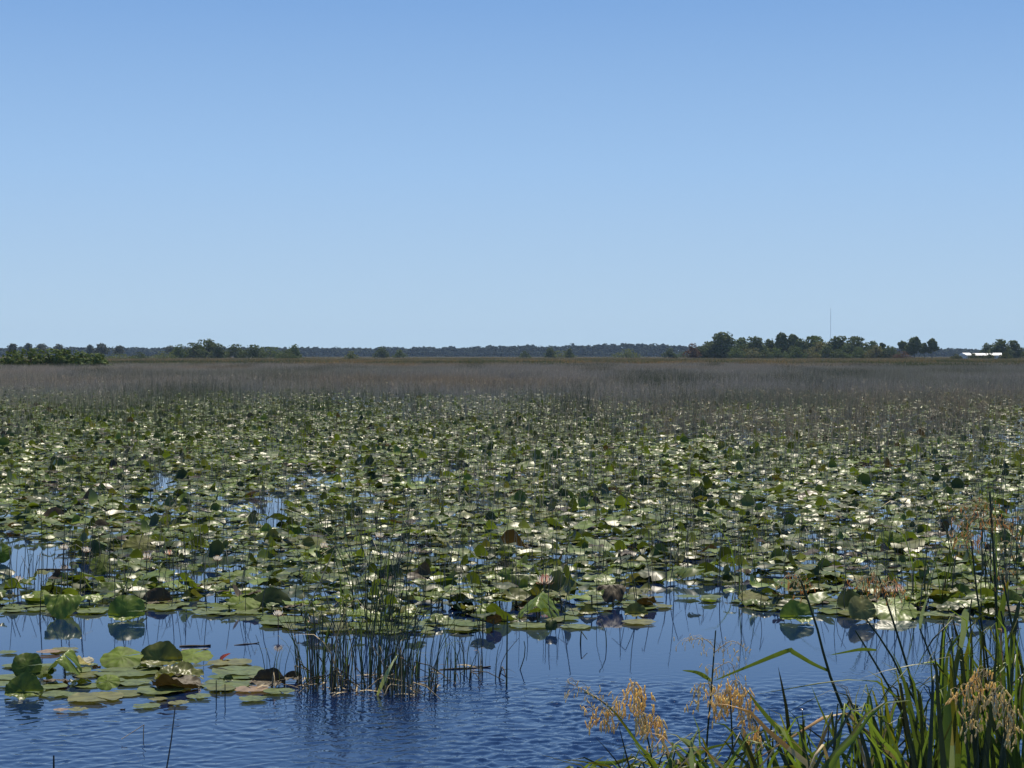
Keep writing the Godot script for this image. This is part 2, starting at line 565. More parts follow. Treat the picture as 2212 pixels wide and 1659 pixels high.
func build_trees() -> void:
	rng.seed = 31
	var deep := mat("tree_deep", Color(0.095, 0.13, 0.045), 0.75, 0.2, 0.45)
	var green := mat("tree_green", Color(0.125, 0.175, 0.055), 0.75, 0.2, 0.45)
	var olive := mat("tree_olive", Color(0.19, 0.19, 0.075), 0.75, 0.2, 0.45)
	var light := mat("tree_light", Color(0.19, 0.23, 0.085), 0.75, 0.2, 0.45)
	var rust := mat("tree_rust", Color(0.16, 0.085, 0.045), 0.8, 0.3, 0.3)
	var gw := "trees of the grove on the right"
	for t in [
		["rounded dark tree at the left tip of the right grove, lowest of its end", 1516, 1553, 738, deep, 0.0, 4],
		["tallest broad domed tree near the left end of the right grove", 1532, 1586, 717, deep, 0.12, 7],
		["green round-topped tree second after the tallest one in the right grove", 1584, 1616, 729, green, 0.0, 5],
		["wide dark tree sloping down to the right beside the first gap of the grove", 1606, 1650, 726, deep, 0.0, 6],
		["narrow upright dark tree standing just right of the first gap in the grove", 1652, 1673, 731, deep, 0.0, 4],
		["low bushy green tree in front of the two lollipop-shaped trees", 1668, 1702, 746, green, 0.0, 4],
		["tall slender tree with a small ball crown, left of the lollipop pair", 1678, 1698, 719, deep, 0.22, 5],
		["tall slender tree with a small ball crown, right of the lollipop pair", 1702, 1722, 722, deep, 0.2, 5],
		["low rounded bush at the foot of the lollipop pair's right tree", 1694, 1732, 746, deep, 0.0, 4],
		["dark middling tree between the lollipop pair and the pale olive tree", 1720, 1744, 730, deep, 0.0, 5],
		["high rounded green tree behind the pale olive tree in the right grove", 1736, 1780, 724, green, 0.1, 6],
		["broad pale olive tree at the front middle of the right grove", 1744, 1800, 738, olive, 0.0, 6],
		["dark tall tree right of the pale olive tree, under the radio mast", 1790, 1830, 725, deep, 0.1, 6],
		["wide dark spreading tree in the right half of the grove", 1828, 1880, 726, deep, 0.0, 7],
		["short dark tree stepping down at the right side of the grove", 1874, 1902, 736, green, 0.0, 5],
		["thin open-crowned pine at the right edge of the grove", 1898, 1914, 740, deep, 0.4, 3],
		["smallest dark tree closing the right edge of the grove", 1908, 1938, 750, deep, 0.0, 4],
		["left tree of the open clump with bare trunks, right of the grove", 1938, 1962, 736, deep, 0.4, 4],
		["tallest tree of the open clump with bare trunks, right of the grove", 1956, 1994, 727, deep, 0.3, 6],
		["slim middle tree of the open clump right of the grove", 1988, 2006, 741, deep, 0.4, 3],
		["right tree of the open clump, thin crown over a bare trunk", 2002, 2025, 732, deep, 0.35, 4],
		["single small round tree behind the white building's right end", 2122, 2142, 741, deep, 0.1, 4],
		["large dark tree at the right edge, left of a pair above the small white shed", 2144, 2178, 732, deep, 0.05, 6],
		["dark dome-shaped tree at the right edge, right of a pair above the small white shed", 2174, 2202, 734, deep, 0.05, 6],
		["low dark tree cut off by the right edge of the view", 2192, 2226, 750, deep, 0.0, 4]]:
		tree("grove_tree", t[0], "tree", gw, t[1], t[2], t[3], 773, 900.0 + rr(-15, 25), t[4], t[5], t[6])
	var low := []
	for i in 13:
		var px := 1522.0 + i * 33.0 + rr(-8, 8)
		tree("grove_bush", "", "", "", px - rr(12, 18), px + rr(12, 18), rr(745, 755), 773, 885.0 + rr(-6, 6), [deep, green, green, olive][i % 4], 0.0, 4)
		low.append([get_child(get_child_count() - 1), "low %s bush at the foot of the right grove" % ["dark", "green", "green", "olive"][i % 4], px])
	name_rows(low, "bush", "bushes at the foot of the right grove")
	tree("rusty_shrub", "rusty thin shrub standing alone left of the right grove", "shrub", "", 1484, 1506, 741, 772, 880, rust, 0.05, 4, 0.7)
	tree("rusty_shrub", "orange-brown bush in front of the open clump right of the grove", "shrub", "", 1934, 1962, 758, 773, 870, rust, 0.0, 3)
	var gl := "trees on the left side of the marsh"
	for t in [
		["pale green feathery tree at the left end of the left tree group", 374, 398, 744, green, 0.0, 4],
		["green sloping tree beside the highest dome of the left tree group", 396, 438, 739, deep, 0.0, 6],
		["highest domed tree of the left tree group", 428, 472, 732, deep, 0.0, 7],
		["dark lump of a tree right below the highest dome on the left", 462, 486, 742, deep, 0.0, 4],
		["dark blue-green round tree in the middle of the left tree group", 490, 526, 743, deep, 0.0, 6],
		["green rounded tree right of the dark round one in the left group", 526, 564, 744, deep, 0.0, 5],
		["long low green tree trailing off at the right of the left group", 560, 608, 748, green, 0.0, 6],
		["last pointed tree at the right end of the left tree group", 624, 644, 744, green, 0.0, 4],
		["low dark bush between the long tree and the last pointed tree", 604, 630, 754, deep, 0.0, 4]]:
		tree("field_tree", t[0], "tree", gl, t[1], t[2], t[3], 772, 880.0 + rr(-15, 25), t[4], t[5], t[6])
	var thin := mat("tree_thin", Color(0.085, 0.10, 0.07), 0.8, 0.3, 0.35)
	for t in [
		["open-crowned grey tree farthest left beyond the thicket", 16, 38, 741], ["tall thin grey tree second from the left beyond the thicket", 52, 72, 741], ["wide airy grey tree above the middle of the left thicket", 70, 108, 742],
		["bare spindly tree with a pale trunk right of the airy grey one", 114, 140, 743], ["small grey tree standing off by itself right of the bare spindly one", 186, 204, 744], ["broad grey tree left of the far left tree group", 202, 236, 741],
		["low grey tree between the broad grey one and the left tree group", 240, 276, 746], ["faint grey tree just short of the left tree group", 352, 380, 746]]:
		tree("grey_tree", t[0], "tree", "thin grey trees beyond the left thicket", t[1], t[2], t[3], 772, 1250.0, thin, 0.3, 5, 0.6)
	var n := 0
	var says := ["rounded willow bush at the far left of the dark thicket", "highest willow bush in the left half of the thicket", "dense willow bush in the middle of the thicket", "low spreading willow bush right of the thicket's middle", "dark willow bush near the right end of the thicket", "last low willow bush tapering off the thicket"]
	for t in [[4, 56, 757], [36, 100, 751], [80, 134, 755], [112, 166, 753], [144, 196, 757], [176, 226, 764]]:
		tree("willow_bush", says[n], "bush", "willow bushes of the dark thicket on the left", t[0], t[1], t[2], 778, 236.0, green, 0.0, 5, 0.85)
		n += 1
	n = 0
	says = ["small dark bush right of the willow thicket", "low bush among orange grass left of the tree group", "twin-headed green bush under the left tree group", "small green bush left of the highest dome", "pale bush under the feathery tree", "low green bush left of the far field's middle"]
	for t in [[206, 222, 762], [232, 286, 764], [288, 312, 760], [336, 372, 758], [600, 640, 760], [750, 768, 757]]:
		tree("marsh_bush", says[n], "bush", "", t[0], t[1], t[2], 774, 760.0, deep if n % 2 == 0 else light, 0.0, 4)
		n += 1
	says = ["dark upright tree alone left of the field's middle", "grey-green bush right of the dark upright tree", "small dark bush under the lowest part of the far ridge", "dark tree at the left end of the pale bushes by the ridge", "wide pale green bush in the middle before the far ridge", "small dark tree at the right end of the wide pale bush", "light green bush beneath the highest part of the ridge", "dark round tree right of the ridge's high part", "low bush right of the dark round tree"]
	n = 0
	for t in [[812, 834, 748, deep], [853, 874, 755, green], [1126, 1142, 757, deep], [1180, 1196, 750, deep], [1194, 1232, 757, light], [1224, 1236, 752, deep], [1334, 1372, 753, light], [1436, 1456, 751, deep], [1462, 1488, 760, green]]:
		tree("field_tree", says[n], "tree", "", t[0], t[1], t[2], 771, 1050.0, t[3], 0.0, 4)
		n += 1

func box(st: SurfaceTool, c: Vector3, s: Vector3) -> void:
	var b := BoxMesh.new()
	b.size = s
	st.append_from(b, 0, Transform3D(Basis(), c))

func gable(st: SurfaceTool, c: Vector3, w: float, h: float, d: float, over := 0.4) -> void:
	var p := PrismMesh.new()
	p.size = Vector3(d + 2 * over, h, w + 2 * over)
	st.append_from(p, 0, Transform3D(Basis(Vector3.UP, PI / 2), c + Vector3(0, h / 2, 0)))

func build_buildings() -> void:
	var white := mat("white_paint", Color(0.62, 0.62, 0.60), 0.7)
	var roof := mat("white_metal_roof", Color(0.66, 0.66, 0.65), 0.6)
	var dark := mat("dark_opening", Color(0.03, 0.03, 0.03), 0.8)
	white.vertex_color_use_as_albedo = false; roof.vertex_color_use_as_albedo = false; dark.vertex_color_use_as_albedo = false
	var d := 780.0
	var k := d / F
	# long white building with a row of dark openings
	var c := at(2120, 768, d)
	var o := base("long_building", Vector3(c.x, 0.1, c.z))
	var st := begin(); box(st, Vector3(0, 0.85, 0), Vector3(36 * k, 1.9, 8)); part("wall", st.commit(), white, o)
	st = begin(); gable(st, Vector3(0, 1.8, 0), 36 * k, 0.9, 8.6); part("roof", st.commit(), roof, o)
	for i in 6:
		st = begin(); box(st, Vector3((i - 2.5) * 1.12, 1.0, 4.02), Vector3(rr(0.7, 1.2), 1.3, 0.1)); part("window", st.commit(), dark, o)
	tag(o, "long low white building with a bright roof and a row of dark windows", "building")
	c = at(2086, 768, d - 25.0)
	o = base("white_shed", Vector3(c.x, 0.1, c.z), 0.5)
	st = begin(); box(st, Vector3(0, 0.9, 0), Vector3(3.4, 1.9, 5)); part("wall", st.commit(), white, o)
	st = begin(); gable(st, Vector3(0, 1.84, 0), 3.4, 1.0, 5); part("roof", st.commit(), roof, o)
	st = begin(); box(st, Vector3(0.4, 0.85, 2.52), Vector3(1.0, 1.7, 0.08)); part("door", st.commit(), white, o)
	tag(o, "small white shed at the left end of the long white building", "shed")
	c = at(2154, 768, d)
	o = base("white_shed", Vector3(c.x, 0.1, c.z), -0.3)
	st = begin(); box(st, Vector3(0, 0.9, 0), Vector3(3.0, 1.9, 4)); part("wall", st.commit(), white, o)
	st = begin(); gable(st, Vector3(0, 1.84, 0), 3.0, 1.0, 4); part("roof", st.commit(), roof, o)
	tag(o, "small white shed by the pair of dark trees at the right edge", "shed")

func build_mast() -> void:
	rng.seed = 41
	var hedge := mat("hedge_leaf", Color(0.11, 0.13, 0.05), 0.8, 0.2, 0.6)
	var n := 0
	for t in [[2058, 2074, 764], [2096, 2112, 763], [2126, 2144, 761], [2162, 2180, 760]]:
		tree("garden_bush", ["low bush hiding the foot of the left white shed", "low bush before the left half of the long white building", "low bush before the right half of the long white building", "low bush between the long building and the right-hand shed"][n], "bush", "", t[0], t[1], t[2], 772, 745.0, hedge, 0.0, 3)
		n += 1
	var d := 2200.0
	var b := at(1794, 768, d)
	var h := (768.0 - 664.0) * d / F
	var m := mat("mast_steel", Color(0.45, 0.47, 0.50), 0.6)
	var o := base("radio_mast", Vector3(b.x, 0, b.z))
	var st := begin()
	for s in 3:
		var a := TAU * s / 3
		tube(st, [Vector3(cos(a), 0, sin(a)) * 0.28, Vector3(cos(a) * 0.2, h, sin(a) * 0.2)], 0.09, 0.06, 5)
	for i in 28:
		var y := h * i / 28.0
		for s in 3:
			var a := TAU * s / 3
			var a2 := TAU * (s + 1) / 3
			tube(st, [Vector3(cos(a) * 0.26, y, sin(a) * 0.26), Vector3(cos(a2) * 0.26, y + h / 28.0, sin(a2) * 0.26)], 0.03, 0.03, 3)
	part("lattice", done(st), m, o)
	st = begin()
	tube(st, [Vector3(0, h, 0), Vector3(0, h + 4, 0)], 0.06, 0.03, 5)
	part("antenna", done(st), m, o)
	tag(o, "very thin tall grey radio mast rising behind the right grove", "radio mast")

func scatter(parent: Node3D, called: String, mesh: Mesh, m: Material, where: Array, colors: Array) -> void:
	if where.is_empty(): return
	var mm := MultiMesh.new()
	mm.transform_format = MultiMesh.TRANSFORM_3D
	mm.use_colors = colors.size() > 0
	mm.mesh = mesh
	mm.instance_count = where.size()
	for i in where.size():
		mm.set_instance_transform(i, where[i])
		if colors.size() > 0: mm.set_instance_color(i, colors[i])
	var o := MultiMeshInstance3D.new()
	o.name = called if parent != self else numbered(called)
	o.multimesh = mm
	o.material_override = m
	parent.add_child(o, true)
	o.set_meta("kind", "stuff")

func build_marsh_grass() -> void:
	rng.seed = 61
	# tufts of autumn grass on the wet ground
	var tufts := []
	for v in 3:
		var st := begin()
		for i in 34:
			var b := Vector3(rr(-1.6, 1.6), 0, rr(-1.6, 1.6))
			var h := rr(0.55, 1.15)
			var l := Vector3(rr(-0.25, 0.25), 0, rr(-0.25, 0.25))
			blade(st, [b, b + l * 0.4 + Vector3(0, h * 0.6, 0), b + l + Vector3(0, h, 0)], rr(0.05, 0.11), Vector3(rr(-1, 1), 0, rr(-1, 1)).normalized(), 0.2, 0.4)
		tufts.append(done(st))
	var root := base("marsh_grass", Vector3.ZERO)
	tag(root, "orange-brown and dark green grass across the far marsh", "", "", "stuff")
	var w := [[], [], []]
	var c := [[], [], []]
	for i in 26000:
		var t := rng.randf()
		var d := 235.0 + 870.0 * t * t
		var x := rr(-0.31, 0.31) * d + rr(-3.0, 3.0)
		var n1 := noise.get_noise_2d(x * 0.5, d * 0.9)
		var n2 := noise.get_noise_2d(x * 1.6 + 400.0, d * 1.6)
		if d < 520 and n1 + 0.35 * n2 < (520.0 - d) / 285.0 * 0.85 - 0.3: continue
		var s := rr(0.75, 1.25) * (1.0 if d < 500 else 0.92)
		var col := Color(0.30, 0.23, 0.12)
		if n2 > 0.28: col = Color(0.38, 0.26, 0.12)
		elif n2 < -0.2: col = Color(0.21, 0.20, 0.09)
		if n1 > 0.42: col = Color(0.12, 0.14, 0.06)
		if n1 < -0.45: col = Color(0.50, 0.42, 0.27)
		col = col * rr(0.75, 1.1)
		var v := rng.randi() % 3
		w[v].append(Transform3D(Basis(Vector3.UP, rr(0, TAU)).scaled(Vector3(s * 1.3, s * rr(0.5, 0.8), s * 1.3)), Vector3(x, 0.02, -d)))
		c[v].append(col)
	for v in 3: scatter(root, "tufts", tufts[v], M.mass, w[v], c[v])

func stem_patch(count: int, span: float, h0: float, h1: float, wide: float) -> ArrayMesh:
	var st := begin()
	for i in count:
		var b := Vector3(rr(-span, span), -0.1, rr(-span, span))
		var h := rr(h0, h1)
		var l := Vector3(rr(-1, 1), 0, rr(-1, 1)) * h * 0.16
		var p := [b, b + l * 0.3 + Vector3(0, h * 0.55, 0), b + l + Vector3(0, h, 0)]
		var g := rr(0.6, 1.0)
		tube(st, p, wide, wide * 0.6, 3, Color(g, g * rr(0.93, 1.0), g * rr(0.85, 1.02)))
		if rng.randf() < 0.45:
			var q: Vector3 = p[2]
			var a := rr(0, TAU)
			tube(st, [q, q + Vector3(cos(a) * h * 0.16, -h * rr(-0.1, 0.2), sin(a) * h * 0.16)], wide * 0.7, wide * 0.4, 3, Color(g, g, g))
	return done(st)

func build_dead_stems() -> void:
	rng.seed = 71
	var kinds := []
	for v in 4: kinds.append(stem_patch(22, 1.1, 0.35, 0.85, 0.0042))
	var root := base("dead_reeds", Vector3.ZERO)
	tag(root, "grey haze of thin dead reed stems standing over the lilies", "", "", "stuff")
	var w := [[], [], [], []]
	var c := [[], [], [], []]
	for i in 30000:
		var d := sqrt(rr(15.0 * 15.0, 290.0 * 290.0))
		var x := rr(-0.31, 0.31) * d + rr(-3.0, 3.0)
		var n1 := noise.get_noise_2d(x * 2.2 + 900.0, d * 2.2)
		var keep := smoothstep(28.0, 76.0, d) * 0.9 + 0.03
		keep *= clampf(0.75 + 1.1 * n1, 0.1, 1.0) if d < 80 else 1.0
		keep += 0.42 * smoothstep(-0.06, 0.08, x / d) * smoothstep(22.0, 42.0, d)
		if rng.randf() > keep: continue
		var p := to_px(Vector3(x, 0, -d))
		if open_water(p) and rng.randf() > 0.35: continue
		var v := rng.randi() % 4
		var s := rr(0.75, 1.15)
		s *= 1.0 + 0.35 * noise.get_noise_2d(x * 3.0 + 730.0, d * 0.9)
		w[v].append(Transform3D(Basis(Vector3.UP, rr(0, TAU)).scaled(Vector3(1, s, 1)), Vector3(x, 0, -d)))
		var n3 := noise.get_noise_2d(x * 0.9 + 30.0, d * 0.55)
		var n4 := noise.get_noise_2d(x * 3.0 + 730.0, d * 0.9)
		var grey := Color(0.53, 0.47, 0.38).lerp(Color(0.50, 0.38, 0.24), clampf(n3 * 1.6, 0, 1)).lerp(Color(0.33, 0.32, 0.20), clampf(-n3 * 1.3 - 0.1, 0, 0.8))
		if n4 > 0.45: grey = Color(0.17, 0.18, 0.10)
		if n1 > 0.45 and d < 120: grey = Color(0.32, 0.31, 0.20)
		c[v].append(grey * Color(1.0, 0.98, 0.92) * rr(0.95, 1.4))
	for i in 1150:
		# dark slim stems among the nearer lilies
		var d := 11.5 + 40.0 * pow(rng.randf(), 0.8)
		var x := rr(-0.31, 0.31) * d + rr(-3.0, 3.0)
		if noise.get_noise_2d(x * 12.0 + 40.0, d * 8.0) < -0.12: continue
		if to_px(Vector3(x, 0, -d)).y > bed_front(to_px(Vector3(x, 0, -d)).x) - 40.0: continue
		var v := rng.randi() % 4
		w[v].append(Transform3D(Basis(Vector3.UP, rr(0, TAU)).scaled(Vector3(1, rr(0.5, 0.95), 1) * rr(0.55, 0.8)), Vector3(x, 0, -d)))
		c[v].append((Color(0.13, 0.14, 0.09) if rng.randf() < 0.45 else Color(0.38, 0.35, 0.29)) * rr(0.6, 1.1))
	for v in 4: scatter(root, "reed_stems", kinds[v], M.mass, w[v], c[v])

# ---------------------------------------------------------------- lilies
func build_bed() -> void:
	rng.seed = 101
	var kinds := ["flat", "flat", "wavy", "wavy", "wavy", "dome", "stand", "flat", "tent", "wavy", "wavy", "curl", "taco"]
	var near_shape := []
	var far_shape := []
	for k in kinds.size() * 2:
		var p := leaf_params(kinds[k % kinds.size()], k)
		near_shape.append(leaf_mesh(p, 6, 26))
		far_shape.append(leaf_mesh(p, 3, 13))
	# candidate places row by row
	var spots := []
	var d := 10.8
	while d < 165.0:
		var step := 0.150 if d < 60 else 0.150 + (d - 60.0) * 0.006
		var x := -0.30 * d - 3.0
		while x < 0.30 * d + 3.0:
			var q := Vector3(x + rr(-0.5, 0.5) * step, 0, -d + rr(-0.5, 0.5) * step)
			x += step
			var px := to_px(q)
			if open_water(px): continue
			var patch := noise.get_noise_2d(q.x * 9.0, q.z * 9.0)
			if d < 26.0 and patch < -0.5 and rng.randf() < 0.7: continue
			if rng.randf() < 0.06: continue
			var fade := 1.0 - smoothstep(50.0, 100.0, d + 36.0 * noise.get_noise_2d(q.x * 1.4 + 70.0, q.z * 0.9) + 34.0 * smoothstep(-0.02, 0.12, q.x / d))
			if rng.randf() > maxf(fade, 0.28 * (1.0 - smoothstep(110.0, 165.0, d))): continue
			spots.append(q)
		d += step
	spots.sort_custom(func(a, b): return a.z > b.z)
	var root := base("lily_bed", Vector3.ZERO)
	tag(root, "dense bed of countless lily pads stretching back over the marsh", "", "", "stuff")
	var mass_w := []
	var mass_c := []
	for k in far_shape.size():
		mass_w.append([]); mass_c.append([])
	var made := 0
	for q in spots:
		var dist: float = -q.z
		var k := rng.randi() % near_shape.size()
		var kind: String = kinds[k % kinds.size()]
		var front := to_px(q).y > bed_front(to_px(q).x) - 26.0
		if front and rng.randf() < 0.6:
			k = rng.randi() % 2
			kind = "flat"
		var radius := rr(0.045, 0.105) if rng.randf() < 0.84 else rr(0.105, 0.155)
		var lift := 0.012 + rng.randf() * 0.012
		var tilt := rr(-0.03, 0.03)
		if kind == "stand": lift = 0.02
		if kind == "dome": lift = radius * rr(0.4, 0.75) + 0.01
		elif kind in ["tent", "curl", "taco", "cup", "wavy"]:
			lift = rr(0.03, 0.13) if kind != "taco" else rr(0.01, 0.06)
			tilt = rr(-0.19, 0.19) if rng.randf() < 0.92 else rr(-0.5, 0.5)
			lift = maxf(lift, absf(sin(tilt)) * radius * 0.9)
		var tone: String = pick(["mid", "mid", "mid", "bright", "bright", "olive", "dark", "dark", "dark", "mid", "pale", "brown" if rng.randf() < 0.45 else "dark", "yellow" if rng.randf() < 0.15 else "mid"])
		if kind == "flat": tone = pick(["pale", "mid", "pale", "olive", "mid", "yellow" if rng.randf() < 0.3 else "pale"])
		var turn := rr(0, TAU)
		var spin := rr(0, TAU)
		var px := to_px(q)
		if made < 225 and absf(px.x - 1106.0) < 1140.0:
			var o := lily(q, radius, lift, tilt, turn, spin, near_shape[k], tone, rr(0.9, 1.1))
			pads.append([o, kind, tone, radius, tilt, px])
			made += 1
		else:
			var axis := Vector3(cos(turn), 0, sin(turn))
			mass_w[k].append(Transform3D(Basis(axis, tilt) * Basis(Vector3.UP, spin) * Basis.from_scale(Vector3.ONE * radius), Vector3(q.x, lift, q.z)))
			mass_c[k].append((tone_color[tone] as Color) * rr(0.8, 1.12))
	for k in far_shape.size(): scatter(root, "leaves", far_shape[k], M.leaf_mass, mass_w[k], mass_c[k])
	print("pads placed ", spots.size(), " as things ", made)

# pads placed by hand: [label, left px, right px, top px, foot px, kind, tone]
func own_pad(label: String, x0: float, x1: float, top: float, foot: float, kind: String, tone: String, k: int) -> void:
	var px := (x0 + x1) * 0.5
	var q := on_water(px, foot)
	var s := -q.z / F
	var radius := (x1 - x0) * 0.5 * s
	var rise := maxf((foot - top) * s, 0.0)
	var p := leaf_params("flat" if kind == "flat" else "wavy", k + 100)
	var lift := 0.014
	var tilt := 0.0
	var stretch := 1.0
	var turn := 0.0
	var spin := PI * 0.5 + rr(-2.5, 2.5)
	match kind:
		"flat":
			lift = 0.012 + 0.001 * (k % 5)
			q = on_water(px, (top + foot) * 0.5)
			radius = (x1 - x0) * 0.5 * (-q.z / F)
		"dome":
			# the front lies on the water, the back part stands up
			var tall := clampf(rise / radius - 0.1, 0.25, 1.7)
			p.merge({"hinge": 1.25, "hinge_z": tall / 0.93 - 1.0, "dome": 0.03, "wave": 0.06, "count": 3, "curl": 0.0, "fold": 0.0, "spots": 0.35, "crumple": 0.14, "notch": 0.03}, true)
			spin = rr(-0.25, 0.25)
			lift = 0.02
			q.z -= radius * 0.9
		"face":
			# turned to the viewer: near rim low, far rim high
			tilt = clampf(asin(clampf(rise / (2.0 * radius), 0.1, 0.9)), 0.15, 1.0)
			p.merge({"dome": 0.12, "wave": 0.04, "curl": 0.0, "crumple": 0.06, "notch": 0.04}, true)
			lift = rise * 0.5 + 0.01
			q.z -= cos(tilt) * radius
		"back":
			# turned away: near rim high, the underside shows
			tilt = -clampf(asin(clampf(rise / (2.0 * radius), 0.1, 0.9)), 0.12, 0.9)
			p.merge({"dome": 0.15, "wave": 0.05, "curl": 0.15}, true)
			lift = rise * 0.5 + 0.01
			q.z -= cos(tilt) * radius
		"tent":
			# folded along a ridge that points at the viewer
			p.merge({"fold": -clampf(rise / radius, 0.4, 1.1), "fold_at": PI * 0.5 + 0.2, "wave": 0.04, "dome": 0.1, "curl": 0.0}, true)
			lift = rise + 0.01
			q.z -= radius * 0.6
			tilt = 0.22
			spin = 0.0
		"ridge":
			# folded along a ridge across the view
			p.merge({"fold": -clampf(rise / radius, 0.4, 1.1), "fold_at": 0.1, "wave": 0.05, "dome": 0.1, "curl": 0.0}, true)
			lift = rise + 0.01
			q.z -= radius * 0.6
			spin = 0.1
		"rolled":
			p.merge({"fold": clampf(0.55 * rise / radius, 0.1, 0.6), "fold_at": 0.15, "wave": 0.07, "curl": 0.3, "dome": 0.0, "spots": 0.1, "rim": Color(0.95, 0.95, 0.6), "crumple": 0.2}, true)
			lift = 0.02
			spin = 0.0
			q.z -= radius * 0.5
	if kind == "face" and not ("white" in label or "shin" in label or "glar" in label): tone = "clean_" + tone
	var o := lily(q, radius, lift, tilt, turn, spin, leaf_mesh(p, 9, 84), tone, stretch)
	tag(o, label, "lily pad")

